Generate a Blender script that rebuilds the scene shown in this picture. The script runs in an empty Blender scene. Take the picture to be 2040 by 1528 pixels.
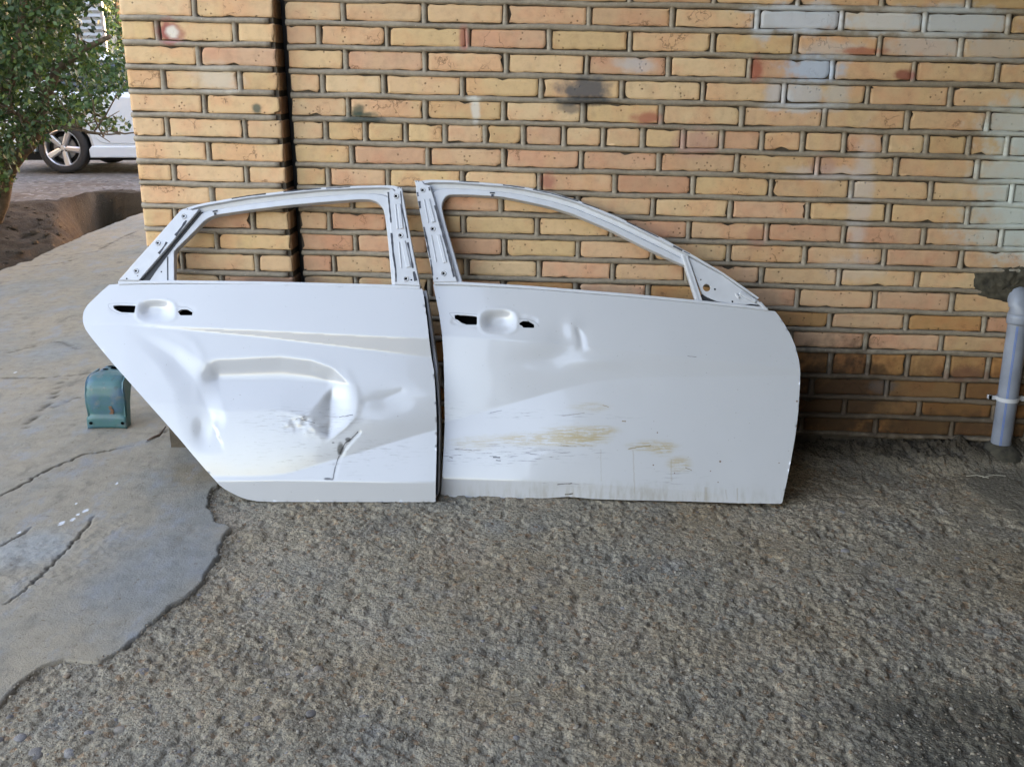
import bpy, math, random
import numpy as np
from mathutils import Vector, Matrix, geometry
R = math.radians
random.seed(7); rng = np.random.default_rng(7)
SC = bpy.context.scene; COL = SC.collection

# ------------------------------------------------------------------ camera, sky, sun, exposure
F, TH, H = 2050.0, math.atan(.302), 1.31
cam = bpy.data.objects.new('camera', bpy.data.cameras.new('camera')); COL.objects.link(cam)
cam.data.sensor_fit = 'HORIZONTAL'; cam.data.sensor_width = 36; cam.data.lens = 36*F/2040
cam.data.clip_start = .05; cam.data.clip_end = 500
cam.location = (0, 0, H); cam.rotation_euler = (math.pi/2-TH, 0, 0)
SC.camera = cam
SUN_EL, SUN_AZ = R(12), R(60)          # azimuth measured from +Y towards +X
w = bpy.data.worlds.new('World'); SC.world = w; w.use_nodes = True
nt = w.node_tree; bg = nt.nodes['Background']
sky = nt.nodes.new('ShaderNodeTexSky'); sky.sky_type = 'NISHITA'; sky.sun_disc = False
sky.sun_elevation = SUN_EL; sky.sun_rotation = SUN_AZ; sky.air_density = 1.0; sky.dust_density = 2.0
nt.links.new(sky.outputs[0], bg.inputs[0]); bg.inputs[1].default_value = .15
sl = bpy.data.lights.new('sun', 'SUN'); sl.energy = 3.0; sl.angle = R(.5); sl.color = (1, .80, .55)
sun = bpy.data.objects.new('sun', sl); COL.objects.link(sun)
sd = Vector((math.sin(SUN_AZ)*math.cos(SUN_EL), math.cos(SUN_AZ)*math.cos(SUN_EL), math.sin(SUN_EL)))
sun.rotation_euler = sd.to_track_quat('Z', 'Y').to_euler(); sun.location = (8, -6, 9)
vs = SC.view_settings; vs.view_transform = 'Standard'; vs.look = 'None'; vs.gamma = 1; vs.use_curve_mapping = False
vs.exposure = 3.6
vs.use_white_balance = True; vs.white_balance_temperature = 7900; vs.white_balance_tint = 24

# ------------------------------------------------------------------ where a line of sight meets a real surface
cT, sT = math.cos(TH), math.sin(TH)
def ray(px, py):
    a = (px-1020)/F; b = -(py-764)/F
    return np.array([a, cT+b*sT, -sT+b*cT])
ORG = np.array([0, 0, H])
YAW, D0 = .0396, 3.5
def on_wall(px, py, off=0.):
    d = ray(px, py); t = (D0-off)/(d[1]+YAW*d[0]); return ORG+d*t
def on_ground(px, py, z=0.):
    d = ray(px, py); return ORG+d*((z-H)/d[2])
def at_y(px, py, y):
    d = ray(px, py); return ORG+d*(y/d[1])

# ------------------------------------------------------------------ helpers: objects
def link(name, me, mat=None, parent=None):
    o = bpy.data.objects.new(name, me); COL.objects.link(o)
    if mat is not None:
        for m in (mat if isinstance(mat, (list, tuple)) else [mat]): me.materials.append(m)
    if parent: o.parent = parent
    return o
def mesh(name, verts, faces, mat=None, parent=None, smooth=False, mi=None):
    me = bpy.data.meshes.new(name); me.from_pydata([tuple(map(float, v)) for v in verts], [], [tuple(map(int, f)) for f in faces])
    if smooth: me.shade_smooth()
    o = link(name, me, mat, parent)
    if mi is not None: me.polygons.foreach_set('material_index', np.array(mi, dtype=np.int32))
    me.update(); return o
def tag(o, label=None, cat=None, group=None, kind=None):
    if label: o['label'] = label
    if cat: o['category'] = cat
    if group: o['group'] = group
    if kind: o['kind'] = kind
    return o
def empty(name, loc=(0, 0, 0), rot=None, mat=None):
    o = bpy.data.objects.new(name, None); COL.objects.link(o); o.empty_display_size = .1
    if mat is not None: o.matrix_world = mat
    else: o.location = loc
    return o
class MB:
    def __init__(s): s.v = []; s.f = []; s.m = []
    def add(s, v, f, m=0):
        b = len(s.v); s.v += [tuple(map(float, p)) for p in v]; s.f += [tuple(int(i)+b for i in q) for q in f]; s.m += [m]*len(f)
    def box(s, a, b, m=0):
        (x0, y0, z0), (x1, y1, z1) = a, b
        s.add([(x0,y0,z0),(x1,y0,z0),(x1,y1,z0),(x0,y1,z0),(x0,y0,z1),(x1,y0,z1),(x1,y1,z1),(x0,y1,z1)],
              [(0,3,2,1),(4,5,6,7),(0,1,5,4),(1,2,6,5),(2,3,7,6),(3,0,4,7)], m)
    def prism(s, poly, z0, z1, cham=0., m=0, f=lambda p: p):
        """poly: 2-D outline (counter-clockwise); front at z1 with a small chamfer"""
        n = len(poly); P = np.array(poly, float)
        if sum(P[i][0]*P[(i+1) % n][1]-P[(i+1) % n][0]*P[i][1] for i in range(n)) < 0: P = P[::-1]
        rings = [(P, z0), (P, z1-cham)] if cham else [(P, z0), (P, z1)]
        if cham: rings.append((inset(P, cham), z1))
        v = [f((p[0], p[1], z)) for Q, z in rings for p in Q]; fc = []
        for k in range(len(rings)-1):
            for i in range(n):
                j = (i+1) % n; fc.append((k*n+i, k*n+j, (k+1)*n+j, (k+1)*n+i))
        fc.append(tuple(range((len(rings)-1)*n, len(rings)*n))); fc.append(tuple(range(n-1, -1, -1)))
        s.add(v, fc, m)
    def tube(s, pts, rad, seg=8, m=0, caps=True):
        pts = [Vector(p) for p in pts]; rad = rad if hasattr(rad, '__len__') else [rad]*len(pts)
        v = []; n = len(pts); up = Vector((.13, .2, 1))
        for i, p in enumerate(pts):
            t = (pts[min(i+1, n-1)]-pts[max(i-1, 0)]).normalized()
            a = t.cross(up)
            if a.length < 1e-3: a = t.cross(Vector((1, 0, 0)))
            a.normalize(); b = t.cross(a)
            for k in range(seg):
                q = 2*math.pi*k/seg; v.append(p+(a*math.cos(q)+b*math.sin(q))*rad[i])
        f = [(i*seg+k, i*seg+(k+1) % seg, (i+1)*seg+(k+1) % seg, (i+1)*seg+k) for i in range(n-1) for k in range(seg)]
        if caps: f += [tuple(range(seg-1, -1, -1)), tuple(range((n-1)*seg, n*seg))]
        s.add(v, f, m)
    def build(s, name, mat=None, parent=None, smooth=False):
        return mesh(name, s.v, s.f, mat, parent, smooth, s.m)
def inset(P, d):
    P = np.asarray(P, float); n = len(P); out = []
    for i in range(n):
        a, b, c = P[i-1], P[i], P[(i+1) % n]
        e1 = (b-a)/(np.linalg.norm(b-a)+1e-9); e2 = (c-b)/(np.linalg.norm(c-b)+1e-9)
        n1 = np.array([-e1[1], e1[0]]); n2 = np.array([-e2[1], e2[0]]); m = n1+n2; l = np.linalg.norm(m)
        m = m/l if l > 1e-6 else n1
        out.append(b+m*d/max(.45, float(m@n1)))
    return np.array(out)
def bevel(o, wd, seg=2, ang=35):
    m = o.modifiers.new('bevel', 'BEVEL'); m.width = wd; m.segments = seg; m.limit_method = 'ANGLE'; m.angle_limit = R(ang)
    return o
def inside(px, py, poly):
    x, y = np.asarray(px), np.asarray(py); c = np.zeros(x.shape, bool); n = len(poly)
    for i in range(n):
        x0, y0 = poly[i]; x1, y1 = poly[(i+1) % n]
        if y0 == y1: continue
        c ^= ((y0 > y) != (y1 > y)) & (x < (x1-x0)*(y-y0)/(y1-y0)+x0)
    return c
def pdist(px, py, pts):
    """distance to a polyline, and the running fraction of the nearest point"""
    px, py = np.asarray(px, float), np.asarray(py, float)
    pts = np.array(pts, float); best = np.full(px.shape, 1e9); tt = np.zeros(px.shape); sg = np.zeros(px.shape)
    L = np.r_[0, np.cumsum(np.hypot(*(pts[1:]-pts[:-1]).T))]
    for i in range(len(pts)-1):
        a, b = pts[i], pts[i+1]; d = b-a; l2 = d@d+1e-12
        t = np.clip(((px-a[0])*d[0]+(py-a[1])*d[1])/l2, 0, 1)
        dx, dy = px-a[0]-t*d[0], py-a[1]-t*d[1]; q = np.hypot(dx, dy); k = q < best
        best = np.where(k, q, best); tt = np.where(k, (L[i]+t*math.sqrt(l2))/L[-1], tt); sg = np.where(k, np.sign(d[0]*dy-d[1]*dx), sg)
    return best, tt, sg
def sm(x, a=0., b=1.):
    t = np.clip((np.asarray(x, float)-a)/(b-a), 0, 1); return t*t*(3-2*t)
def vnoise(x, y, seed=0):
    x = np.asarray(x, float); y = np.asarray(y, float)
    xi, yi = np.floor(x).astype(np.int64), np.floor(y).astype(np.int64); xf, yf = x-xi, y-yi
    def h(a, b):
        n = (a*374761393+b*668265263+seed*1442695041) & 0xffffffff
        n = ((n ^ (n >> 13))*1274126177) & 0xffffffff
        return ((n ^ (n >> 16)) & 0xffff)/65535.
    u, v = xf*xf*(3-2*xf), yf*yf*(3-2*yf)
    return (h(xi, yi)*(1-u)+h(xi+1, yi)*u)*(1-v)+(h(xi, yi+1)*(1-u)+h(xi+1, yi+1)*u)*v
def fbm(x, y, seed=0, oc=4, g=.5):
    s = 0; a = 1; t = 0
    for k in range(oc):
        s = s+a*vnoise(x*2**k+17.3*k, y*2**k-9.1*k, seed+k); t += a; a *= g
    return s/t
def resample(pts, n):
    P = np.array(pts, float); L = np.r_[0, np.cumsum(np.linalg.norm(P[1:]-P[:-1], axis=1))]
    t = np.linspace(0, L[-1], n); return np.stack([np.interp(t, L, P[:, k]) for k in range(P.shape[1])], 1)
def smoothpoly(pts, n):
    """closed outline -> closed Catmull-Rom-ish resample"""
    P = np.array(pts, float); Q = np.vstack([P, P[:1]]); return resample(Q, n+1)[:-1]

# ------------------------------------------------------------------ helpers: materials
class NT:
    def __init__(s, name):
        s.m = bpy.data.materials.new(name); s.m.use_nodes = True; s.t = s.m.node_tree
        s.b = s.t.nodes['Principled BSDF']
    def n(s, typ, **kw):
        q = s.t.nodes.new(typ)
        for k, v in kw.items(): setattr(q, k, v)
        return q
    def put(s, sock, v):
        if isinstance(v, bpy.types.NodeSocket): s.t.links.new(v, sock)
        elif v is not None:
            if sock.type == 'RGBA' and len(v) == 3: v = (*v, 1)
            sock.default_value = v
    def math(s, op, a, b=None, c=None, clamp=False):
        q = s.n('ShaderNodeMath', operation=op); q.use_clamp = clamp
        for i, v in enumerate((a, b, c)): s.put(q.inputs[i], v)
        return q.outputs[0]
    def vmath(s, op, a, b=None):
        q = s.n('ShaderNodeVectorMath', operation=op); s.put(q.inputs[0], a); s.put(q.inputs[1], b)
        return q.outputs[1] if op in ('LENGTH', 'DISTANCE', 'DOT_PRODUCT') else q.outputs[0]
    def mix(s, f, a, b, mode='MIX'):
        q = s.n('ShaderNodeMix', data_type='RGBA', blend_type=mode); s.put(q.inputs[0], f); s.put(q.inputs[6], a); s.put(q.inputs[7], b)
        return q.outputs[2]
    def ramp(s, v, stops, interp='LINEAR'):
        q = s.n('ShaderNodeValToRGB'); q.color_ramp.interpolation = interp; s.put(q.inputs[0], v)
        e = q.color_ramp.elements
        while len(e) < len(stops): e.new(.5)
        for el, (p, c) in zip(e, stops):
            el.position = p; el.color = (*c, 1) if hasattr(c, '__len__') else (c, c, c, 1)
        return q.outputs[0]
    def mapr(s, v, a, b, c=0., d=1., smooth=True):
        q = s.n('ShaderNodeMapRange', interpolation_type='SMOOTHSTEP' if smooth else 'LINEAR'); s.put(q.inputs[0], v)
        for i, x in enumerate((a, b, c, d)): s.put(q.inputs[i+1], x)
        return q.outputs[0]
    def noise(s, vec, scale, detail=4, rough=.55, out=0, dist=0.):
        q = s.n('ShaderNodeTexNoise'); s.put(q.inputs['Vector'], vec); q.inputs['Scale'].default_value = scale
        q.inputs['Detail'].default_value = detail; q.inputs['Roughness'].default_value = rough; q.inputs['Distortion'].default_value = dist
        return q.outputs[out]
    def voro(s, vec, scale, feat='F1', out=0, rnd=1.):
        q = s.n('ShaderNodeTexVoronoi', feature=feat); s.put(q.inputs['Vector'], vec); q.inputs['Scale'].default_value = scale
        q.inputs['Randomness'].default_value = rnd
        return q.outputs[out]
    def scale(s, vec, xyz): return s.vmath('MULTIPLY', vec, xyz)
    def bump(s, h, st=.5, d=.01, norm=None):
        q = s.n('ShaderNodeBump'); q.inputs['Strength'].default_value = st; q.inputs['Distance'].default_value = d; s.put(q.inputs['Height'], h)
        if norm is not None: s.put(q.inputs['Normal'], norm)
        return q.outputs[0]
    def pos(s): return s.n('ShaderNodeNewGeometry').outputs['Position']
    def obj(s): return s.n('ShaderNodeTexCoord').outputs['Object']
    def ocol(s): return s.n('ShaderNodeObjectInfo').outputs['Color']
    def ornd(s): return s.n('ShaderNodeObjectInfo').outputs['Random']
    def attr(s, name, out='Fac'): return s.n('ShaderNodeAttribute', attribute_name=name).outputs[out]
    def set(s, color=None, rough=None, metal=None, normal=None, spec=None, coat=None, coatr=None):
        for k, v in (('Base Color', color), ('Roughness', rough), ('Metallic', metal), ('Normal', normal), ('Specular IOR Level', spec), ('Coat Weight', coat), ('Coat Roughness', coatr)):
            if v is not None: s.put(s.b.inputs[k], v)
        return s.m
    def ell(s, pos, c, r, wob=None, soft=.35):
        """soft ellipse mask round the point c with half-axes r"""
        d = s.vmath('SUBTRACT', pos, tuple(c)); d = s.vmath('MULTIPLY', d, tuple(1/x if x else 0 for x in r)); l = s.vmath('LENGTH', d)
        if wob is not None: l = s.math('ADD', l, wob)
        return s.mapr(l, 1+soft, 1-soft)
    def seg(s, pos, a, b, wd, wob=None, taper=.0):
        """mask of a straight mark from a to b (object space, x-y), half-width wd"""
        ax, ay = a; dx, dy = b[0]-a[0], b[1]-a[1]; l = math.hypot(dx, dy)
        p = s.vmath('SUBTRACT', pos, (ax, ay, 0))
        t = s.vmath('DOT_PRODUCT', p, (dx/l/l, dy/l/l, 0)); q = s.vmath('DOT_PRODUCT', p, (-dy/l, dx/l, 0))
        if wob is not None: q = s.math('ADD', q, wob)
        m = s.mapr(s.math('ABSOLUTE', q), wd, wd*.45)
        e = s.math('MULTIPLY', s.mapr(t, -.02, .04), s.mapr(t, 1.02, .96)); return s.math('MULTIPLY', m, e)

def plain(name, col, rough=.6, metal=0., nscale=40, namt=.12, bump=.0, coat=0.):
    g = NT(name); p = g.obj(); nz = g.noise(p, nscale)
    c = g.mix(1., col, g.ramp(nz, [(.3, 1-namt), (.7, 1+namt*.6)]), 'MULTIPLY')
    g.set(c, rough, metal, coat=coat)
    if bump: g.set(normal=g.bump(nz, bump, .002))
    return g.m

#@@WALL
# ------------------------------------------------------------------ brick wall: paint drips, stains, and shade painted low on the right
SPRAY_AND_SHADE = [  # px, py, half-width px, half-height px, colour, strength
    (1598, 38, 85, 26, (.50, .52, .55), .95), (1768, 42, 62, 24, (.55, .54, .52), .85), (1906, 44, 88, 28, (.47, .50, .51), .9),
    (1520, 55, 22, 24, (.46, .47, .48), .8), (1660, 100, 60, 16, (.48, .47, .44), .5), (1850, 90, 70, 24, (.48, .46, .42), .6), (1980, 100, 60, 26, (.46, .45, .42), .5),
    (1622, 138, 52, 24, (.40, .46, .54), .95), (1556, 188, 30, 26, (.46, .45, .46), .7), (1602, 190, 34, 28, (.45, .46, .47), .7), (1668, 188, 24, 24, (.46, .45, .42), .6),
    (1600, 215, 70, 9, (.48, .48, .48), .6), (1570, 22, 90, 8, (.48, .50, .52), .8),
    (2050, 250, 85, 50, (.50, .53, .49), .8), (2030, 350, 82, 70, (.50, .53, .49), .75), (2035, 450, 110, 60, (.48, .51, .47), .75), (2060, 400, 60, 130, (.50, .54, .50), .9),
    (1714, 390, 22, 105, (.52, .48, .46), .5), (1640, 345, 70, 14, (.50, .44, .42), .5), (1700, 535, 60, 26, (.48, .43, .38), .35),
    (1166, 178, 46, 22, (.075, .078, .085), .9), (1160, 203, 50, 8, (.03, .03, .03), .9), (1140, 216, 24, 9, (.10, .09, .08), .7),
    (716, 222, 12, 11, (.035, .06, .045), .8), (722, 229, 22, 6, (.035, .06, .045), .8), (726, 240, 40, 6, (.018, .035, .032), .95), (517, 216, 9, 8, (.06, .09, .07), .85),
    (948, 222, 8, 22, (.60, .58, .52), .7), (944, 199, 14, 6, (.60, .58, .52), .7), (442, 158, 42, 24, (.52, .46, .38), .55),
    (347, 66, 24, 20, (.30, .085, .07), .95), (353, 66, 12, 11, (.62, .55, .46), .95), (360, 82, 18, 4, (.40, .22, .20), .6),
    (1290, 236, 30, 12, (.36, .11, .07), .8), (925, 78, 9, 22, (.36, .13, .09), .85), (1508, 138, 12, 22, (.36, .11, .07), .9), (1800, 150, 20, 10, (.24, .06, .045), .85),
    (1720, 103, 38, 7, (.40, .13, .07), .85), (1092, 362, 14, 16, (.36, .13, .09), .8), (1390, 285, 40, 26, (.42, .22, .17), .7), (1640, 330, 26, 18, (.42, .22, .16), .6),
    (1250, 125, 30, 10, (.40, .38, .36), .4), (1270, 130, 34, 14, (.46, .44, .44), .5), (1510, 395+80, 20, 22, (.38, .17, .11), .6), (820, 540, 0.1, 0.1, (.3, .3, .3), 0.),
    (1800, 800, 330, 85, (.085, .040, .016), .62), (1660, 800, 110, 110, (.035, .022, .014), .75), (1900, 850, 160, 30, (.04, .026, .015), .6), (1760, 770, 26, 14, (.10, .09, .085), .6), (1920, 745, 42, 16, (.17, .075, .045), .7), (560, 556, 90, 8, (.05, .05, .06), .5),  # broad dark ovals put shade into the lower right bricks and mortar
]
def spray_and_shade(g, col, keep=1.0):
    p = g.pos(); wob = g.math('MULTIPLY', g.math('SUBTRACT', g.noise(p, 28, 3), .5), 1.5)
    for px, py, rx, ry, c, k in SPRAY_AND_SHADE:
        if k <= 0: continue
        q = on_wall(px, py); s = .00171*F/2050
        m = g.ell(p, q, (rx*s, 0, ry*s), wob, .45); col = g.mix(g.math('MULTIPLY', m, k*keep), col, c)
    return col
def brick_material():
    g = NT('fired_brick'); p = g.pos(); off = g.math('MULTIPLY', g.ornd(), 60.)
    cx = g.n('ShaderNodeCombineXYZ'); g.put(cx.inputs[0], off); g.put(cx.inputs[2], off); q = g.vmath('ADD', p, cx.outputs[0])
    big = g.noise(q, 9, 3); mid = g.noise(q, 38, 5, .6); fine = g.noise(q, 240, 3, .6)
    c = g.mix(g.mapr(big, .40, .68), g.ocol(), g.mix(1., g.ocol(), (1.02, .88, .86), 'MULTIPLY'))
    c = g.mix(g.mapr(g.noise(g.scale(q, (1, 1, .35)), 16, 3), .52, .75, 0, .5), c, g.mix(1., c, (1.05, 1.07, .95), 'MULTIPLY'))
    c = g.mix(1., c, g.ramp(mid, [(.25, .88), (.5, 1.04), (.8, 1.12)]), 'MULTIPLY')
    c = g.mix(g.mapr(fine, .64, .80, 0, .3), c, (.22, .13, .07))
    wn = g.n('ShaderNodeVectorMath', operation='SCALE'); g.put(wn.inputs[0], g.noise(q, 22, 4, out=1)); wn.inputs[3].default_value = .11
    wq = g.vmath('ADD', q, wn.outputs[0])
    e = g.voro(wq, 11, 'DISTANCE_TO_EDGE'); crack = g.math('MULTIPLY', g.mapr(e, .022, .004), g.mapr(g.noise(q, 9, 2), .58, .66))
    pit = g.math('MULTIPLY', g.mapr(g.voro(q, 62), .26, .10), g.mapr(g.noise(q, 20, 2), .52, .62))
    rough_patch = g.mapr(g.noise(q, 8, 2), .52, .66)
    flake = g.math('MULTIPLY', g.noise(wq, 75, 4, .7), rough_patch)
    c = g.mix(g.math('MULTIPLY', g.math('MAXIMUM', g.math('MULTIPLY', crack, .7), pit), .75), c, (.12, .07, .035))
    sc2 = g.noise(g.scale(q, (1, 1, 3.2)), 42, 5, .72); c = g.mix(g.mapr(sc2, .60, .76, 0, .40), c, (.22, .13, .065)); c = g.mix(g.mapr(sc2, .36, .24, 0, .35), c, (.66, .50, .33))
    c = spray_and_shade(g, c)
    h = g.math('ADD', g.math('MULTIPLY', mid, .5), g.math('MULTIPLY', fine, .22)); h = g.math('ADD', h, g.math('MULTIPLY', flake, 1.1)); h = g.math('SUBTRACT', h, g.math('MULTIPLY', sc2, .6))
    h = g.math('SUBTRACT', h, g.math('MULTIPLY', g.math('MAXIMUM', crack, pit), .9))
    return g.set(c, .88, normal=g.bump(h, .6, .003), spec=.25)
def mortar_material():
    g = NT('joint_mortar'); p = g.pos(); nz = g.noise(p, 60, 5, .65); b = g.noise(p, 7, 3)
    c = g.ramp(b, [(.3, (.225, .180, .130)), (.7, (.290, .235, .172))]); c = g.mix(1., c, g.ramp(nz, [(.3, .78), (.7, 1.16)]), 'MULTIPLY')
    c = g.mix(g.mapr(g.noise(p, 130, 2), .72, .80), c, (.550, .480, .365))
    c = spray_and_shade(g, c, .85)
    return g.set(c, .72, normal=g.bump(nz, .35, .003), spec=.35)
M_BRICK, M_MORT = brick_material(), mortar_material()
M_BED = plain('old_mortar', (.085, .065, .045), .95, nscale=30, namt=.4, bump=.5)
M_TAR = plain('joint_tar', (.012, .009, .007), .7, nscale=20, namt=.4, bump=.4)

J = {0: [(660, 1), (1059, 6.9), (1413, 12.2), (2013, 23.6)], 1: [(613, 46.1), (1013, 54), (1413, 60.5), (2013, 73.6)], 2: [(613, 93.9), (1013, 104), (1413, 110), (2013, 122.7)],
 3: [(613, 141), (1013, 151.6), (1413, 160), (2013, 171.8)], 4: [(613, 188.5), (1013, 199.3), (1413, 207.6), (2013, 220)], 5: [(613, 235.6), (1013, 246.4), (1413, 256.3), (2013, 267.4)],
 6: [(613, 281.8), (1013, 294), (1413, 304), (2013, 314.7)], 7: [(613, 327.5), (1013, 340.3), (1413, 348.1), (2013, 361.9)], 8: [(613, 371.7), (1100, 386.5), (1413, 395.2), (2013, 408)],
 9: [(613, 417), (1013, 428.6), (1413, 438.4), (2013, 453.2)], 10: [(613, 460), (1013, 472.8), (1413, 482.6), (2013, 496.4)], 11: [(613, 502.3), (1013, 515), (1713, 533.7), (1934, 538.6)],
 12: [(613, 543.5), (1013, 557.2), (1713, 575), (1915, 580.8)], 13: [(1660, 618.7), (1974, 626.5)], 14: [(1660, 657), (1974, 667.7)], 15: [(1660, 698), (1974, 707)],
 16: [(1660, 748), (1974, 761)], 17: [(1660, 790.5), (1974, 801.3)], 18: [(1660, 828.8), (1974, 836.6)], 19: [(1660, 865), (1974, 873)]}
PJ = {1: [(260, 36.3), (534, 42.2)], 2: [(260, 84.4), (534, 92.3)], 3: [(260, 133.5), (534, 139)], 4: [(260, 180.6), (534, 187.5)], 5: [(260, 227.8), (534, 234.6)], 6: [(260, 274.9), (534, 281.8)],
 7: [(279, 322.6), (534, 328)], 8: [(279, 363.8), (534, 371.3)], 9: [(279, 409), (554, 417.8)], 10: [(299, 455), (534, 464)], 11: [(350, 496.4), (534, 506.2)], 12: [(350, 539.6), (534, 548.4)]}
PERP = {-1: [1092, 1256, 1423, 1591.4, 1758.8, 1931.6], 0: [684.2, 845.2, 1007.2, 1174.1, 1340, 1509.4, 1676, 1842.3, 2010], 1: [634.7, 771.6, 932.6, 1094, 1255, 1421, 1585.5, 1753, 1915],
 2: [688, 847, 1009, 1169.6, 1332.6, 1493, 1658.3, 1821.6, 1987.6], 3: [642, 764.7, 921.8, 1078, 1239.3, 1400.5, 1562, 1729, 1894], 4: [694, 847, 1004, 1162.7, 1318, 1478, 1642.5, 1808, 1968],
 5: [649, 728, 808, 886.4, 967, 1043, 1123.5, 1202.6, 1281, 1361, 1438, 1517.7, 1600, 1682.5, 1765.7, 1846, 1930.6, 2007], 6: [701, 853, 1004, 1157.8, 1313, 1468.6, 1628.7, 1785.3, 1946.3],
 7: [653.7, 773.5, 921.8, 1075, 1225.6, 1380.4, 1536.4, 1695.7, 1854, 2016], 8: [702, 850, 998.4, 1151, 1301, 1455.9, 1610, 1770.6, 1927.7], 9: [656.7, 775, 922.8, 1070.4, 1218.7, 1372.4, 1527.5, 1681.7, 1840, 1994.4],
 10: [708.7, 855, 1004.3, 1152, 1300, 1452, 1604, 1761.7, 1915], 11: [665.5, 785, 929.6, 1074.4, 1220.7, 1368, 1517.7, 1671.9, 1826.5, 1978], 12: [709.7, 856, 1003, 1147, 1290.4, 1440, 1588.4, 1743, 1896],
 13: [1653.7, 1806, 1961], 14: [1726, 1875.6], 15: [1654.7, 1730, 1808, 1888, 1969], 16: [1767.6, 1919], 17: [1683, 1832, 1980], 18: [1745, 1897]}
PPERP = {0: [387.3], 1: [314.6, 469.7], 2: [397], 3: [326.4, 478.6], 4: [408], 5: [333.3, 488.4], 6: [416.5], 7: [348, 492.3], 8: [424.6], 9: [351, 505], 10: [433.4], 11: [364.7, 513], 12: [442.3]}
UX = math.sqrt(1+YAW*YAW); SLOPE = -.02
WM = Matrix.Translation((0, D0, 0)) @ Matrix.Rotation(-math.atan(YAW), 4, 'Z')
def loc(P): return P[0]*UX, P[2]                              # wall coordinates: along the wall, up
def joint_heights(tab, off, lo, hi):
    z = {}
    for j, pts in tab.items():
        q = [loc(on_wall(px, py, off)) for px, py in pts]; z[j] = np.mean([b-SLOPE*a for a, b in q])
    for j in range(min(z)-1, lo-1, -1): z[j] = z[j+1]+.0752
    for j in range(max(z)+1, hi+1): z[j] = z[j-1]-.0752
    return z
BUFF = [(.55, .36, .197), (.56, .37, .21), (.55, .352, .20), (.555, .358, .205), (.54, .357, .188), (.535, .335, .198), (.53, .32, .197), (.57, .388, .225), (.52, .345, .18)]
PINK = [(.50, .285, .172), (.48, .265, .155)]
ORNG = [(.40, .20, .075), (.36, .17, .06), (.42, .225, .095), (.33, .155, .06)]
def brick_mesh(wd, h, chip=True):
    """one brick: rounded uneven outline, chamfered lip, sides back into the mortar"""
    r = random.uniform(.004, .009); pts = []
    for cxs, czs, a0 in ((1, -1, -90), (1, 1, 0), (-1, 1, 90), (-1, -1, 180)):
        rr = r*random.uniform(.5, 1.3)
        if random.random() < .13: rr = random.uniform(.010, .020)
        for k in range(4):
            a = R(a0+30*k); pts.append((cxs*(wd/2-rr)+rr*math.cos(a), czs*(h/2-rr)+rr*math.sin(a)))
    out = []
    for i, p in enumerate(pts):
        q = pts[(i+1) % len(pts)]; out.append(p); d = math.dist(p, q)
        n = int(d/.022)
        for k in range(1, n): out.append((p[0]+(q[0]-p[0])*k/n, p[1]+(q[1]-p[1])*k/n))
    P = np.array(out); I = P*np.array([1-.019/wd, 1-.019/h]); P += rng.normal(0, .0010, P.shape)
    if chip and random.random() < .7:                           # a bite out of an edge
        i = random.randrange(len(P)); P[i] *= 1-random.uniform(.004, .013)/max(.02, np.linalg.norm(P[i]))
    Q = P+(I-P)*.25+rng.normal(0, .0003, P.shape)
    n = len(P); bulge = random.uniform(-.0008, .0012)
    v = [(p[0], .02, p[1]) for p in P]+[(p[0], .0026, p[1]) for p in P]+[(p[0], .0002+random.uniform(0, .0008), p[1]) for p in Q]+[(p[0], -bulge, p[1]) for p in I]
    f = []
    for k in range(3):
        for i in range(n):
            j = (i+1) % n; f.append((k*n+i, k*n+j, (k+1)*n+j, (k+1)*n+i))
    f.append(tuple(range(3*n, 4*n)))
    me = bpy.data.meshes.new('brick'); me.from_pydata([tuple(map(float, q)) for q in v], [], f); me.update()
    me.polygons.foreach_set('use_smooth', np.array([1]*(3*n)+[0], dtype=bool)); return me
def bead(mb, pts, rw, rd, axis):
    """half-round bead of pointing mortar along pts (x, z); it stands proud of the bricks"""
    n = len(pts); K = 7; v = []; ph_ = random.uniform(0, 99)
    for i, (x, z) in enumerate(pts):
        a = rw*(.80+.42*float(vnoise(ph_+i*.37, ph_, 7))); d = rd*(.6+.8*float(vnoise(ph_+i*.31, ph_+5, 8)))
        for k in range(K):
            t = math.pi*k/(K-1); s = -math.cos(t)*a; y = .005-(.005+d)*math.sin(t)**.8
            v.append((x, y, z+s) if axis == 'x' else (x+s, y, z))
    f = [(i*K+k, (i+1)*K+k, (i+1)*K+k+1, i*K+k+1) if axis == 'x' else (i*K+k, i*K+k+1, (i+1)*K+k+1, (i+1)*K+k) for i in range(n-1) for k in range(K-1)]
    f += [tuple(range(K)), tuple(range((n-1)*K+K-1, (n-1)*K-1, -1))]
    mb.add(v, f)
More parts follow.
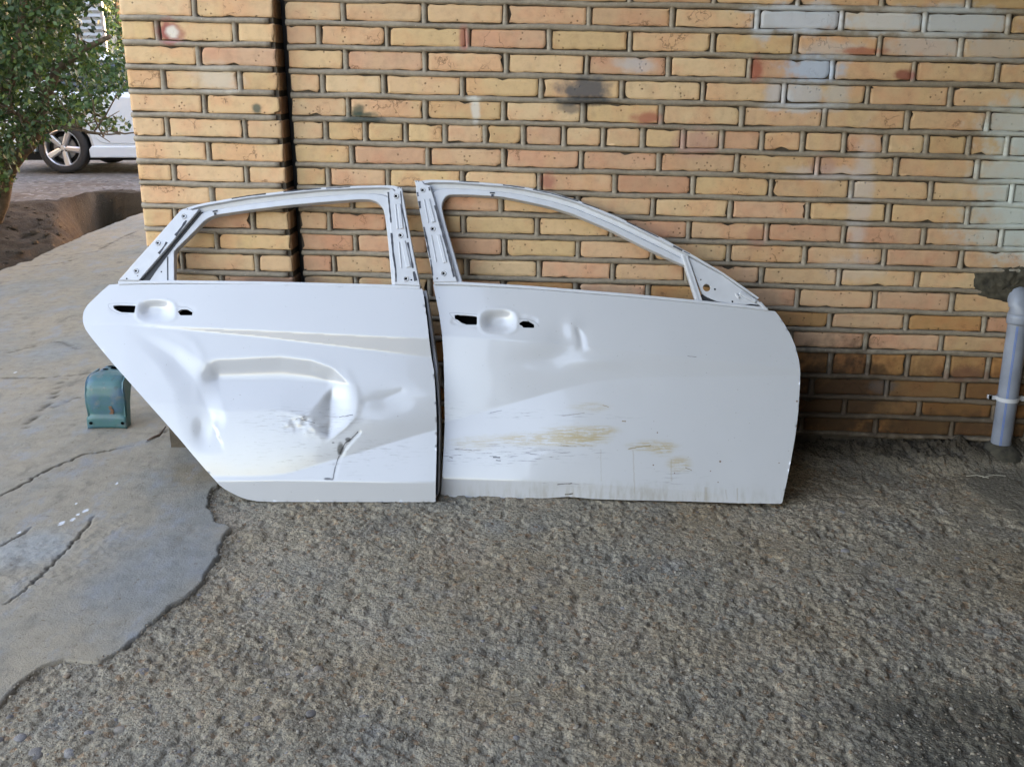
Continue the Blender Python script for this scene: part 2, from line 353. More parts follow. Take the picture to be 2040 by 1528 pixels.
def lay(parent, off, zj, perps, courses, x0, x1, mod, hdr, pick):
    """courses between the bed joints zj; perps are the measured upright joints, gaps are filled with whole bricks"""
    for j in range(courses[0], courses[1]+2):
        mb = MB(); za = lambda x: zj[j]+SLOPE*x
        xs = np.arange(x0(zj[j]), x1(zj[j])+.001, .02); ph = random.uniform(0, 100)
        wig = (vnoise(xs*5+ph, xs*0, 3)-.5)*.0065+(vnoise(xs*19+ph, xs*0, 4)-.5)*.002
        bead(mb, [(x, za(x)+q) for x, q in zip(xs, wig)], .0090, .0065, 'x')
        if j <= courses[1]:
            zl = lambda x: zj[j+1]+SLOPE*x
            pp = []
            for px in perps.get(j, []):
                zz = (zj[j]+zj[j+1])/2
                yy = 400.
                for _ in range(12):
                    q = loc(on_wall(px, yy, off)); yy += (q[1]-(zz+SLOPE*q[0]))/.00171
                pp.append(loc(on_wall(px, yy, off))[0])
            zm = (zj[j]+zj[j+1])/2; a, b = x0(zm), x1(zm); m = mod/2 if j in hdr else mod
            pp = sorted(pp)
            if not pp: pp = [a+m*random.uniform(.4, .95)]
            while pp[0]-m > a+.04: pp.insert(0, pp[0]-m*random.uniform(.99, 1.01))
            while pp[-1]+m < b-.04: pp.append(pp[-1]+m*random.uniform(.99, 1.01))
            full = [a-.009]+pp+[b+.009]
            i = 0
            while i < len(full)-1:
                g = full[i+1]-full[i]
                if g > 1.45*m and 0 < i < len(full)-2: full.insert(i+1, full[i]+g/round(g/m)); continue
                i += 1
            for i in range(len(full)-1):
                xa, xb = full[i], full[i+1]; wd = xb-xa-.020-random.uniform(0, .0025); xm = (xa+xb)/2
                ht = za(xm)-zl(xm)-.0195-random.uniform(0, .002)
                if wd < .02: continue
                o = link('brick', brick_mesh(wd, ht), M_BRICK, parent)
                o.location = (xm+random.uniform(-.0006, .0006), random.uniform(-.0014, .0012), (za(xm)+zl(xm))/2); o.rotation_euler = (random.uniform(-.012, .012), math.atan(-SLOPE)+random.uniform(-.004, .004), random.uniform(-.006, .006))
                o.color = (*[c*k for c, k in zip(pick(j, xm), [random.uniform(.93, 1.06)]*3)], 1)
                if 0 < i:
                    t = random.uniform(-.0015, .0015)
                    bead(mb, [(xa+t+u*random.uniform(-.0008, .0008), zl(xa)+.004+(za(xa)-zl(xa)-.008)*u) for u in np.linspace(0, 1, 5)], .0086, .0052, 'z')
        mb.build('mortar_joint', M_MORT, parent, True)
def lin(p, q, off):
    a, b = loc(on_wall(*p, off)), loc(on_wall(*q, off)); return lambda z: a[0]+(b[0]-a[0])*(z-a[1])/(b[1]-a[1])
ZJ = joint_heights(J, 0., -3, 19); PZ = joint_heights(PJ, .05, -3, 19)
XR = 2.35
wall = empty('brick_wall', mat=WM)
tag(wall, 'buff brick wall with round grey mortar joints and paint smears, behind the leaning doors', 'brick wall', kind='thing')
def pick_main(j, x):
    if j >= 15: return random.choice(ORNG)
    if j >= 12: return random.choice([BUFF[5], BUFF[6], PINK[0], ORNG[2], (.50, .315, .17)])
    if j >= 6: return random.choice(BUFF+[BUFF[5], BUFF[6], PINK[0], PINK[0]])
    return random.choice(BUFF*2+PINK[:1])
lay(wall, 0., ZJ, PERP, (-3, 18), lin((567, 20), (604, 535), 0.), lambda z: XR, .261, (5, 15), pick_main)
pier = empty('brick_pier', mat=WM @ Matrix.Translation((0, -.05, 0)))
tag(pier, 'narrow buff brick pier standing proud at the wall corner, left of the black upright joint', 'brick pier', kind='thing')
PL = lin((239, 20), (292, 480), .05); PR = lin((544, 20), (583.7, 535), .05)
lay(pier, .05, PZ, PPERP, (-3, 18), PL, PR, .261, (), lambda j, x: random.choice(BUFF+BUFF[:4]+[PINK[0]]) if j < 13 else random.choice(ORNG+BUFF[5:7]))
# the mortar bed the bricks sit in, and the pier's own return face of brick ends
def slab_box(parent, name, xa, xb, ya, yb, za, zb, m):
    mb = MB(); f = lambda x, z: x(z) if callable(x) else x
    v = [(f(xa, za), ya, za), (f(xb, za), ya, za), (f(xb, za), yb, za), (f(xa, za), yb, za), (f(xa, zb), ya, zb), (f(xb, zb), ya, zb), (f(xb, zb), yb, zb), (f(xa, zb), yb, zb)]
    mb.add(v, [(0, 3, 2, 1), (4, 5, 6, 7), (0, 1, 5, 4), (1, 2, 6, 5), (2, 3, 7, 6), (3, 0, 4, 7)]); return mb.build(name, m, parent)
slab_box(wall, 'mortar_bed', lin((567, 20), (604, 535), 0.), XR, .0075, .24, -.1, ZJ[-3]+.03, M_BED)
slab_box(pier, 'mortar_bed', lambda z: PL(z)+.002, lambda z: PR(z)-.002, .0075, .29, -.1, PZ[-3]+.03, M_BED)
slab_box(pier, 'joint_filler', lambda z: PR(z)-.001, lambda z: lin((567, 20), (604, 535), 0.)(z)+.001, .105, .20, -.1, PZ[-3]+.03, M_TAR)
for j in range(-3, 19):                                            # brick ends on the pier's right and left returns
    for side in (1, -1):
        zt, zb = PZ[j]-.0095, PZ[j+1]+.0095; zm = (zt+zb)/2; xe = PR(zm) if side > 0 else PL(zm); zo = SLOPE*xe
        mb = MB(); a = .0025*side; mb.box((min(xe-.06*side, xe+a), .006, zb+zo), (max(xe-.06*side, xe+a), .13 if side < 0 else .10, zt+zo))
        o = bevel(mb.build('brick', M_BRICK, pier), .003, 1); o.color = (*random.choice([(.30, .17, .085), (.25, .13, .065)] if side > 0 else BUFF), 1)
# the house the wall belongs to
M_REND = plain('house_render', (.42, .36, .29), .9, nscale=6, namt=.15, bump=.2)
mb = MB(); xl = PL(1.5)+.03
mb.box((xl, .245, -.2), (XR+4, 6.0, 3.6)); mb.box((xl, -.04, ZJ[-3]+.032), (XR+4, .244, 3.6))
tag(mb.build('house', M_REND, None), 'rendered house body standing behind the brick wall', 'house', kind='structure').matrix_world = WM
#@@GROUND
# ------------------------------------------------------------------ ground: rough concrete, the smoother slab cast over it, the dug trench and the road
def G(pts, z=0.): return [tuple(on_ground(px, py, z)[:2]) for px, py in pts]
EDGE = G([(-60, 1450), (0, 1415), (21, 1394), (52, 1366), (66, 1349), (97, 1330), (124, 1323), (149, 1325), (180, 1328), (200, 1323), (228, 1311), (256, 1294), (276, 1276), (297, 1256), (321, 1235), (342, 1212),
          (377, 1195), (397, 1169), (425, 1138), (442, 1111), (449, 1080), (466, 1052), (436, 1040), (418, 1011), (430, 977), (470, 950), (540, 915), (600, 880)])
SLAB_POLY = [(-9, .2), (EDGE[0][0]-.2, .2)]+EDGE+[(EDGE[-1][0], 4.6), (-9, 4.6)]
TEDGE = G([(0, 535.5), (20, 529), (39, 520.6), (60, 517.4), (80, 505.7), (100, 496), (121, 487), (141, 478), (151, 472.7), (171, 464.8), (181, 460), (204, 452), (220, 445), (240, 438), (258, 430), (283, 423)], .016)
d0 = np.array(TEDGE[0])-np.array(TEDGE[6]); d1 = np.array(TEDGE[-1])-np.array(TEDGE[8])
TEDGE = [tuple(np.array(TEDGE[0])+d0/np.linalg.norm(d0)*4)]+TEDGE+[tuple(np.array(TEDGE[-1])+d1/np.linalg.norm(d1)*5)]
CRACKS = [([(0, 984), (28, 970), (60, 953), (94, 933), (138, 915.5), (163, 903), (201, 898), (267, 884)], .0065), ([(50, 854), (54, 842), (82, 816), (104, 791), (122, 757)], .005),
 ([(-20, 706), (0, 703), (38, 694), (91, 680), (119, 677), (160, 694)], .0035), ([(-20, 748), (0, 749), (78, 750), (154, 743), (204, 735)], .004), ([(94, 813), (141, 793), (171, 783)], .0035),
 ([(10, 1197), (41, 1176), (83, 1138), (114, 1107), (135, 1086), (155, 1066), (187, 1024)], .004), ([(-20, 1085), (0, 1083), (45, 1059), (62, 1045)], .003), ([(293, 877), (315, 866), (330, 850)], .004),
 ([(83, 506), (135, 507), (190, 500), (225, 480), (280, 455)], .010), ([(40, 530), (110, 524), (160, 512)], .008), ([(0, 560), (20, 559)], .006)]
def jag(c, wd):
    P = np.array(G(resample(c, 14*len(c)), .016)); n = len(P); a = min(.03, .2*np.linalg.norm(P[0]-P[-1])/4)
    for k, f in ((1., .35), (.5, .9), (.25, 2.)): P[1:-1] += a*.35*k*(np.stack([vnoise(np.arange(n)*f, np.full(n, wd*1e4+i), 5) for i in (0, 7)], 1)-.5)[1:-1]
    return P
CRW = [(jag(c, wd), wd*.62) for c, wd in CRACKS]
HOLES = [((1678, 1066), .045, .020, .014), ((1690, 1055), .02, .012, .012), ((945, 1131), .03, .010, .008), ((1535, 1110), .022, .014, .008), ((1172, 1045), .022, .012, .008)]
def z_rough(x, y):
    z = .012*(fbm(x*1.3, y*1.3, 5, 3)-.5)+.010*(fbm(x*9, y*9, 6, 3)-.5)
    g1 = fbm(x*88, y*88, 8, 2); g2 = vnoise(x*170+3*g1, y*170-3*g1, 9); am = .36+.75*sm(fbm(x*3.1, y*3.1, 11, 2), .35, .65)
    z = z+am*(.0066*(g1-.5)+.0040*(g2-.5))-.0055*sm(fbm(x*36, y*36, 12, 2), .58, .74)
    for (px, py), rx, ry, dp in HOLES:
        c = on_ground(px, py); z = z-dp*np.exp(-(((x-c[0])/rx)**2+((y-c[1])/ry)**2)**1.5)
    return z
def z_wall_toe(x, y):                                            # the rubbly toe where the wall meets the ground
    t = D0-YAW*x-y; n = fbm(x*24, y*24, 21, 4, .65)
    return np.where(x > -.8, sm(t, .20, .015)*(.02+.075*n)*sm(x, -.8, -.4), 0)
def z_slab(x, y, fine=True):
    z = .009+.008*(fbm(x*1.1, y*1.1, 31, 3)-.5)
    if fine:
        am = .25+1.1*sm(fbm(x*2.3, y*2.3, 33, 3), .48, .72)
        z = z+am*(.0032*(fbm(x*75, y*75, 34, 2)-.5))+.004*(fbm(x*11, y*11, 35, 3)-.5)
    return z
def gridmesh(name, x0, x1, y0, y1, st):
    xs = np.arange(x0, x1+st/2, st); ys = np.arange(y0, y1+st/2, st); X, Y = np.meshgrid(xs, ys); return X, Y
def gridobj(name, X, Y, Z, keep, mat, attrs=None, parent=None):
    """a height field; keep masks the cells that stay"""
    ny, nx = X.shape; idx = np.arange(ny*nx).reshape(ny, nx)
    f = np.stack([idx[:-1, :-1], idx[:-1, 1:], idx[1:, 1:], idx[1:, :-1]], -1)[keep]
    used = np.zeros(ny*nx, bool); used[f.ravel()] = True; ren = np.cumsum(used)-1; f = ren[f]
    V = np.stack([X.ravel(), Y.ravel(), Z.ravel()], 1)[used].astype(np.float32)
    me = bpy.data.meshes.new(name); me.vertices.add(len(V)); me.vertices.foreach_set('co', V.ravel())
    me.loops.add(f.size); me.loops.foreach_set('vertex_index', f.ravel().astype(np.int32)); me.polygons.add(len(f))
    me.polygons.foreach_set('loop_start', np.arange(0, f.size, 4, dtype=np.int32)); me.update(calc_edges=True); me.shade_smooth()
    for k, a in (attrs or {}).items():
        at = me.attributes.new(k, 'FLOAT', 'POINT'); at.data.foreach_set('value', a.ravel()[used].astype(np.float32))
    return link(name, me, mat, parent)

def rough_material():
    g = NT('rough_concrete'); p = g.pos(); b = g.noise(p, 2.2, 4); m = g.noise(p, 26, 5, .65); f = g.noise(p, 210, 3, .6)
    c = g.ramp(b, [(.30, (.270, .200, .126)), (.5, (.298, .244, .172)), (.70, (.240, .216, .172))])
    c = g.mix(1., c, g.ramp(m, [(.25, .66), (.5, 1.0), (.78, 1.22)]), 'MULTIPLY')
    st = g.noise(g.scale(p, (1, .7, 1)), 3.6, 6, .68); c = g.mix(g.mapr(st, .50, .66, 0, .55), c, (.36, .285, .205)); c = g.mix(g.mapr(st, .46, .32, 0, .55), c, (.165, .145, .118)); c = g.mix(g.mapr(g.noise(p, 5.5, 4), .58, .72, 0, .4), c, (.24, .235, .225))
    agg = g.voro(p, 85, out=1); sp = g.n('ShaderNodeSeparateColor'); g.put(sp.inputs[0], agg)
    c = g.mix(g.mapr(sp.outputs[0], .80, .90, 0, .6), c, g.mix(sp.outputs[1], (.304, .261, .197), (.101, .092, .080)))
    c = g.mix(g.math('MULTIPLY', g.mapr(sp.outputs[2], .90, .97), .5), c, (.243, .116, .050))
    c = g.mix(g.mapr(f, .58, .75, 0, .45), c, (.071, .058, .042)); c = g.mix(g.mapr(f, .40, .26, 0, .4), c, (.365, .319, .243))
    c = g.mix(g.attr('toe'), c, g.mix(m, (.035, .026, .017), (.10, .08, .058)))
    q = on_ground(1990, 1500); c = g.mix(g.math('MULTIPLY', g.ell(p, q, (.26, .24, 0), g.math('MULTIPLY', g.math('SUBTRACT', g.noise(p, 6, 5, .65), .5), 2.2), .6), .72), c, (.058, .057, .046))
    c = g.mix(g.attr('wash'), c, (.158, .140, .107))
    wq = g.vmath('ADD', p, g.vmath('MULTIPLY', g.noise(p, 90, 2, out=1), (.008, .008, .008)))
    v1 = g.voro(wq, 100); v2 = g.voro(wq, 210); f2 = g.noise(p, 520, 2)
    c = g.mix(g.mapr(v1, .55, .82, 0, .45), c, (.065, .053, .041)); c = g.mix(g.mapr(v2, .58, .82, 0, .25), c, (.06, .05, .04))
    c = g.mix(1., c, g.ramp(f2, [(.3, .78), (.7, 1.2)]), 'MULTIPLY')
    h = g.math('ADD', g.math('MULTIPLY', f, .5), g.math('MULTIPLY', m, .5)); h = g.math('SUBTRACT', h, g.math('MULTIPLY', v1, .9)); h = g.math('SUBTRACT', h, g.math('MULTIPLY', v2, .45)); h = g.math('ADD', h, g.math('MULTIPLY', f2, .2))
    return g.set(c, .9, normal=g.bump(h, .7, .005), spec=.08)
def slab_material():
    g = NT('slab_concrete'); p = g.pos(); st = g.scale(p, (1.0, .6, 1)); b = g.noise(st, 1.7, 5, .6); m = g.noise(p, 19, 6, .65); f = g.noise(p, 190, 3)
    c = g.ramp(b, [(.30, (.303, .244, .171)), (.50, (.258, .219, .164)), (.62, (.214, .204, .174)), (.75, (.267, .232, .174))])
    wob = g.math('MULTIPLY', g.math('SUBTRACT', g.noise(p, 5, 4), .5), 1.6)
    for px, py, rx, ry, col, k in ((300, 1130, .17, .30, (.201, .197, .179), .9), (400, 1010, .12, .12, (.179, .174, .153), .7), (60, 1090, .10, .13, (.267, .265, .243), .85), (120, 690, .10, .30, (.223, .218, .195), .7), (30, 800, .2, .12, (.250, .224, .184), .5), (395, 940, .09, .10, (.214, .165, .102), .6)):
        q = on_ground(px, py, .015); c = g.mix(g.math('MULTIPLY', g.ell(p, q, (rx, ry, 0), wob, .5), k), c, col)
    c = g.mix(1., c, g.ramp(m, [(.25, .78), (.5, 1.), (.75, 1.12)]), 'MULTIPLY')
    c = g.mix(g.mapr(f, .62, .74, 0, .5), c, (.098, .084, .062))
    c = g.mix(g.math('MULTIPLY', g.mapr(g.noise(p, 60, 2), .66, .74), .6), c, (.106, .074, .040))
    for px, py, r in ((170, 1013, 5), (155, 1021, 3), (144, 1031, 4), (122, 1039, 5), (30, 739, 4), (37, 1057, 3), (151, 1000, 2), (232, 960, 2.5)):
        q = on_ground(px, py, .015); c = g.mix(g.ell(p, q, (r*.0016, r*.0030, 0), g.math('MULTIPLY', g.math('SUBTRACT', g.noise(p, 120, 3), .5), 2.), .3), c, (.572, .572, .572))
    c = g.mix(g.attr('crack'), c, (.050, .035, .021)); c = g.mix(g.math('MULTIPLY', g.attr('lip'), .8), c, (.075, .058, .036))
    f2 = g.noise(p, 480, 2); w1 = g.noise(g.scale(p, (1, .45, 1)), 9, 6, .7)
    c = g.mix(g.mapr(w1, .50, .68, 0, .65), c, (.235, .240, .245)); c = g.mix(g.mapr(w1, .46, .30, 0, .65), c, (.130, .111, .089))
    c = g.mix(1., c, g.ramp(f2, [(.3, .80), (.7, 1.16)]), 'MULTIPLY')
    h = g.math('ADD', g.math('MULTIPLY', f, .5), m); h = g.math('ADD', h, g.math('MULTIPLY', f2, .25))
    return g.set(c, .85, normal=g.bump(h, .7, .005), spec=.25)
M_ROUGH, M_SLAB = rough_material(), slab_material()
ST = .0044
X, Y = gridmesh('g', -2.6, 2.45, 1.1, 3.66, ST)
de, _, _ = pdist(X, Y, EDGE); ins = inside(X, Y, SLAB_POLY)
de = np.where(ins, de, -de)+.013*(fbm(X*17, Y*17, 41, 5, .62)-.5)*2.4
Z = z_rough(X, Y)+z_wall_toe(X, Y)
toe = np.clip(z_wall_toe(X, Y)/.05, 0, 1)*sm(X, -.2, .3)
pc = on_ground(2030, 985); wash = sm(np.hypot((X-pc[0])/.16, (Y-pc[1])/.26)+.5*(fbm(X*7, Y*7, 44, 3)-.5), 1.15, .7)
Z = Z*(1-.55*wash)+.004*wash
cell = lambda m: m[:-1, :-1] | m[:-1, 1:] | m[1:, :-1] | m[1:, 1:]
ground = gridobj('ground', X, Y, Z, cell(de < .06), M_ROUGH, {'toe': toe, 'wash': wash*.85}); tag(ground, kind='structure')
def slab_z(X, Y, de, fine):
    z = z_slab(X, Y, fine); ck = np.zeros(X.shape)
    for pts, wd in CRW:
        n = (fbm(X*40, Y*40, 51, 2)-.5)*wd*2.2; d, t, _ = pdist(X, Y, pts); ww = wd*(.5+vnoise(t*14, t*0, 53))*np.minimum(1, 4*np.minimum(t, 1-t)+.25)
        ck = np.maximum(ck, 1-sm(np.abs(d+n*.5), ww*.45, ww+.003))
    return z-.008*ck, ck
zs, ck = slab_z(X, Y, de, True)
lipn = .016*(fbm(X*30, Y*30, 55, 2)-.2)
zs = np.where(de < .02+lipn, Z-.03+(zs-Z+.03)*sm(de, -.004, .010+np.maximum(lipn, 0)*.4), zs)
lip = (1-sm(de, .0, .004+.010*fbm(X*9, Y*9, 57, 2)))*.6
fine_slab = gridobj('concrete_slab', X, Y, zs, cell(de > -.006), M_SLAB, {'crack': ck, 'lip': lip}); tag(fine_slab, kind='structure')
# the slab's far stretch, out to the trench
X2, Y2 = gridmesh('g', -9., -1.0, 3.66, 10.6, .02)
X2l, Y2l = X2, Y2
TPOLY = TEDGE+[(TEDGE[-1][0]+3, TEDGE[-1][1]), (TEDGE[-1][0]+3, -5), (TEDGE[0][0], -5)]
dt, _, _ = pdist(X2, Y2, TEDGE); it = inside(X2, Y2, TPOLY); dt = np.where(it, dt, -dt)+.03*(fbm(X2*14, Y2*14, 61, 3)-.5)
z2, ck2 = slab_z(X2, Y2, None, False); z2 = np.where(dt < .03, z2-.10*(1-sm(dt, -.05, .01)), z2)
far = gridobj('concrete_slab', X2, Y2, z2, cell(dt > -.05), M_SLAB, {'crack': ck2, 'lip': ck2*0}); tag(far, kind='structure')
X3, Y3 = gridmesh('g', -9., -2.595, 1.1, 3.66, .04)
tag(gridobj('concrete_slab', X3, Y3, z_slab(X3, Y3, False), np.ones((X3.shape[0]-1, X3.shape[1]-1), bool), M_SLAB, {'crack': X3*0, 'lip': X3*0}), kind='structure')
# trench and heaped soil
def soil_material():
    g = NT('dug_soil'); p = g.pos(); b = g.noise(p, 1.6, 4); m = g.noise(p, 14, 6, .7); f = g.noise(p, 90, 3)
    c = g.ramp(b, [(.35, (.044, .034, .025)), (.6, (.068, .052, .038))]); c = g.mix(1., c, g.ramp(m, [(.25, .55), (.5, 1.), (.75, 1.3)]), 'MULTIPLY')
    c = g.mix(g.attr('cut'), c, g.mix(m, (.074, .062, .048), (.10, .083, .064))); c = g.mix(g.mapr(g.noise(p, 40, 2), .68, .76, 0, .8), c, (.15, .135, .12))
    return g.set(c, .95, normal=g.bump(g.math('ADD', m, f), .8, .02), spec=.15)
def road_material():
    g = NT('gravel_road'); p = g.pos(); b = g.noise(p, .9, 4); m = g.noise(p, 11, 6, .7); v = g.voro(p, 22, out=1); sp = g.n('ShaderNodeSeparateColor'); g.put(sp.inputs[0], v)
    c = g.ramp(b, [(.35, (.115, .092, .075)), (.55, (.135, .128, .122)), (.7, (.105, .102, .104))]); c = g.mix(1., c, g.ramp(m, [(.25, .6), (.5, 1.), (.75, 1.25)]), 'MULTIPLY')
    c = g.mix(g.mapr(sp.outputs[0], .75, .95, 0, .55), c, (.24, .235, .23)); c = g.mix(g.mapr(sp.outputs[1], .8, .95, 0, .5), c, (.05, .047, .045))
    return g.set(c, .92, normal=g.bump(m, .6, .03), spec=.2)
M_SOIL, M_ROAD = soil_material(), road_material()
XS, YS = gridmesh('g', -12., -.9, 4.2, 13., .05)
ds, _, _ = pdist(XS, YS, TEDGE); is_ = inside(XS, YS, TPOLY); ds = np.where(is_, -ds, ds)
pxc = 1020+F*XS/(YS*cT+H*sT); rt = sm(pxc+40*(fbm(XS*2, YS*2, 71, 2)-.5), 105, 215)
rim = 11.35-.9*(1-rt)+.35*(fbm(XS*2.2, YS*0, 72, 3)-.5); yed = YS-ds*1.25
tl = np.clip(ds/np.maximum(.3, (rim-YS)*.8+ds), 0, 1)
lump = .16*(fbm(XS*4.5, YS*4.5, 73, 4)-.5)+.10*(fbm(XS*13, YS*13, 74, 4)-.5)
left = -.26+.32*tl**.8+lump*(1-.5*tl); right = -.62+.03*lump+.70*sm(YS, rim-.10, rim)
zr = left*(1-rt)+right*rt; road_z = .065+.05*(fbm(XS*5, YS*5, 75, 4)-.5)
zz = np.where(YS > rim, road_z, np.minimum(zr, road_z)); zz = np.where(ds < 0, -.45, zz); cut = .8*rt*sm(YS, rim-.5, rim-.2)*sm(rim-YS, -.06, .02)
kp = cell(ds > -.15)
onroad = (YS > rim+.14)[:-1, :-1]
tag(gridobj('soil', XS, YS, zz, kp & ~onroad, M_SOIL, {'cut': cut}), kind='structure')
tag(gridobj('road', XS, YS, zz, kp & onroad, M_ROAD), kind='structure')
tag(mesh('road', [(-60, 13, .06), (60, 13, .06), (60, 90, .06), (-60, 90, .06)], [(0, 1, 2, 3)], M_ROAD), kind='structure')
tag(mesh('yard', [(-60, -60, -.05), (60, -60, -.05), (60, 4.2, -.05), (-60, 4.2, -.05), (-60, 13, -.05), (-12, 13, -.05), (-12, 4.2, -.05), (2.3, 4.2, -.05), (60, 13, -.05), (2.3, 13, -.05)], [(0, 1, 2, 7, 6, 3), (3, 6, 5, 4), (7, 2, 8, 9)], M_ROUGH), kind='structure')
CLOD = (XS, YS, zz, ds, rim)
# stones bedded in the rough concrete
def stone_mesh(seed, sub=2):
    import bmesh
    bm = bmesh.new(); bmesh.ops.create_icosphere(bm, subdivisions=sub, radius=1); r = random.Random(seed); ax = [r.uniform(.75, 1.25), r.uniform(.7, 1.1), r.uniform(.45, .62)]
    ph = [r.uniform(0, 9) for _ in range(3)]
    for v in bm.verts:
        k = 1+.14*math.sin(2.1*v.co.x+ph[0])*math.cos(1.7*v.co.y+ph[1])+.10*math.sin(3.3*v.co.z+2*v.co.x+ph[2]); v.co = Vector([v.co[i]*ax[i]*k for i in range(3)])
    me = bpy.data.meshes.new('stone'); bm.to_mesh(me); bm.free(); me.shade_smooth(); return me
g = NT('river_stone'); p = g.obj(); nz = g.noise(p, 2.2, 5, .65); f_ = g.noise(p, 9, 3)
M_STONE = g.set(g.mix(1., g.ocol(), g.ramp(g.math('ADD', g.math('MULTIPLY', nz, .7), g.math('MULTIPLY', f_, .3)), [(.3, .68), (.7, 1.2)]), 'MULTIPLY'), .75, normal=g.bump(f_, .3, .1), spec=.3)
SMS = [stone_mesh(k) for k in range(9)]
for m_ in SMS: m_.materials.append(M_STONE)
SCOL = [(.221, .199, .183), (.259, .215, .170), (.183, .160, .143), (.287, .235, .179), (.144, .124, .111), (.238, .170, .117), (.210, .190, .179)]
SPOT = [(160, 1418, .020), (290, 1335, .022), (385, 1330, .019), (215, 1390, .013), (180, 1460, .013), (70, 1500, .018), (265, 1380, .010), (318, 1482, .010), (335, 1490, .011), (640, 1266, .015), (620, 1420, .011), (505, 1060, .012), (90, 1405, .017), (140, 1500, .015), (40, 1470, .014), (240, 1450, .016), (330, 1405, .013), (1680, 1018, .016), (1735, 1175, .013), (1470, 1080, .012), (1160, 1050, .009)]
k_ = 0; placed = []
while len(placed) < 250:
    if k_ < len(SPOT): px, py, r = SPOT[k_]
    else:
        if random.random() < .55: px, py = random.uniform(-30, 620), random.uniform(1180, 1560)
        else: px, py = random.uniform(420, 2060), random.uniform(1010, 1560)
        r = min(.019, .0058*math.exp(random.gauss(.1, .40)))
    k_ += 1; q = on_ground(px, py)
    if not (inside(np.array(q[0]), np.array(q[1]), SLAB_POLY) == False) or pdist(q[0], q[1], EDGE)[0] < r*1.2: continue
    if any((a-q[0])**2+(b-q[1])**2 < (r+c)**2*1.1 for a, b, c in placed): continue
    placed.append((q[0], q[1], r)); zq = float(z_rough(q[0], q[1]))
    o = link('stone', SMS[k_ % 9], None, ground); o.location = (q[0], q[1], zq-r*random.uniform(.34, .48)); o.scale = (r,)*3
    o.rotation_euler = (random.uniform(-.2, .2), random.uniform(-.2, .2), random.uniform(0, 6.28)); o.color = (*random.choice(SCOL), 1)
sub = stone_mesh(99, 1); bv = np.array([v.co[:] for v in sub.vertices]); bf = np.array([p_.vertices[:] for p_ in sub.polygons])
n = 7000; PX = rng.uniform(-40, 2080, n); PY = 1000+560*rng.random(n)**.8; D = np.array([on_ground(a, b)[:2] for a, b in zip(PX, PY)])
EP = resample(np.array(EDGE), 900); D = np.vstack([EP+rng.normal(0, .012, EP.shape)+np.array([.008, -.006]), D])
ok = ~inside(D[:, 0], D[:, 1], SLAB_POLY) | (np.arange(len(D)) < 900); D = D[ok]; n = len(D); r = .0026*np.exp(rng.normal(0, .38, n)); zq = z_rough(D[:, 0], D[:, 1])+.008*inside(D[:, 0], D[:, 1], SLAB_POLY)
an = rng.uniform(0, 6.28, n); ca, sa = np.cos(an), np.sin(an)
V = np.stack([(bv[None, :, 0]*ca[:, None]-bv[None, :, 1]*sa[:, None])*r[:, None]+D[:, :1], (bv[None, :, 0]*sa[:, None]+bv[None, :, 1]*ca[:, None])*r[:, None]+D[:, 1:], bv[None, :, 2]*r[:, None]*1.1+(zq-r*.05)[:, None]], -1)
Fc = (bf[None]+(np.arange(n)*len(bv))[:, None, None]).reshape(-1, 3)
g = NT('grit'); c = g.n('ShaderNodeNewGeometry').outputs['Random Per Island']
M_GRIT = g.set(g.ramp(c, [(0, (.139, .117, .092)), (.4, (.224, .180, .134)), (.75, (.288, .239, .175)), (1, (.27, .24, .20))]), .95, spec=.1)
me = bpy.data.meshes.new('grit'); me.vertices.add(V.shape[0]*V.shape[1]); me.vertices.foreach_set('co', V.astype(np.float32).ravel()); me.loops.add(Fc.size); me.loops.foreach_set('vertex_index', Fc.astype(np.int32).ravel())
me.polygons.add(len(Fc)); me.polygons.foreach_set('loop_start', np.arange(0, Fc.size, 3, dtype=np.int32)); me.update(calc_edges=True); me.shade_smooth()
tag(link('grit', me, M_GRIT, ground), kind='stuff')
fl = np.flatnonzero(((CLOD[3] > .1) & (CLOD[1] < CLOD[4]-.1) & (CLOD[0] > -7)).ravel()); pick = rng.choice(fl, 1500)
cx, cy, cz = CLOD[0].ravel()[pick]+rng.uniform(-.03, .03, 1500), CLOD[1].ravel()[pick]+rng.uniform(-.03, .03, 1500), CLOD[2].ravel()[pick]; r = .016*np.exp(rng.normal(0, .5, 1500))
V = (bv[None]*r[:, None, None]*rng.uniform(.7, 1.3, (1500, 1, 3))+np.stack([cx, cy, cz], 1)[:, None]).reshape(-1, 3); Fc = (bf[None]+(np.arange(1500)*len(bv))[:, None, None]).reshape(-1, 3)
tag(mesh('soil_clods', V, Fc, M_SOIL, None), kind='stuff')
#@@DOORS
# ------------------------------------------------------------------ the two car doors
class Frame:
    """the plane a door leans in: origin and u along its lower edge, v up the plane, n out towards the yard"""
    def __init__(s, a, b, top):
        a, b, top = map(np.array, (a, b, top)); s.o = a; s.u = (b-a)/np.linalg.norm(b-a); w_ = top-a; v = w_-s.u*(w_@s.u); s.v = v/np.linalg.norm(v); s.n = np.cross(s.u, s.v)
        s.M = Matrix([[*map(float, (s.u[i], s.v[i], s.n[i], s.o[i]))] for i in range(3)]+[[0, 0, 0, 1]])
    def __call__(s, px, py, h=0.):
        d = ray(px, py); t = ((s.o-ORG)@s.n+h)/(d@s.n); P = ORG+d*t-s.o; return float(P@s.u), float(P@s.v)
    def many(s, X, Y, h=0.):
        X, Y = np.asarray(X, float), np.asarray(Y, float); a = (X-1020)/F; b = -(Y-764)/F; d = np.stack([a, cT+b*sT, -sT+b*cT], -1)
        t = ((s.o-ORG)@s.n+h)/(d@s.n); P = ORG+d*t[..., None]-s.o; return P@s.u, P@s.v
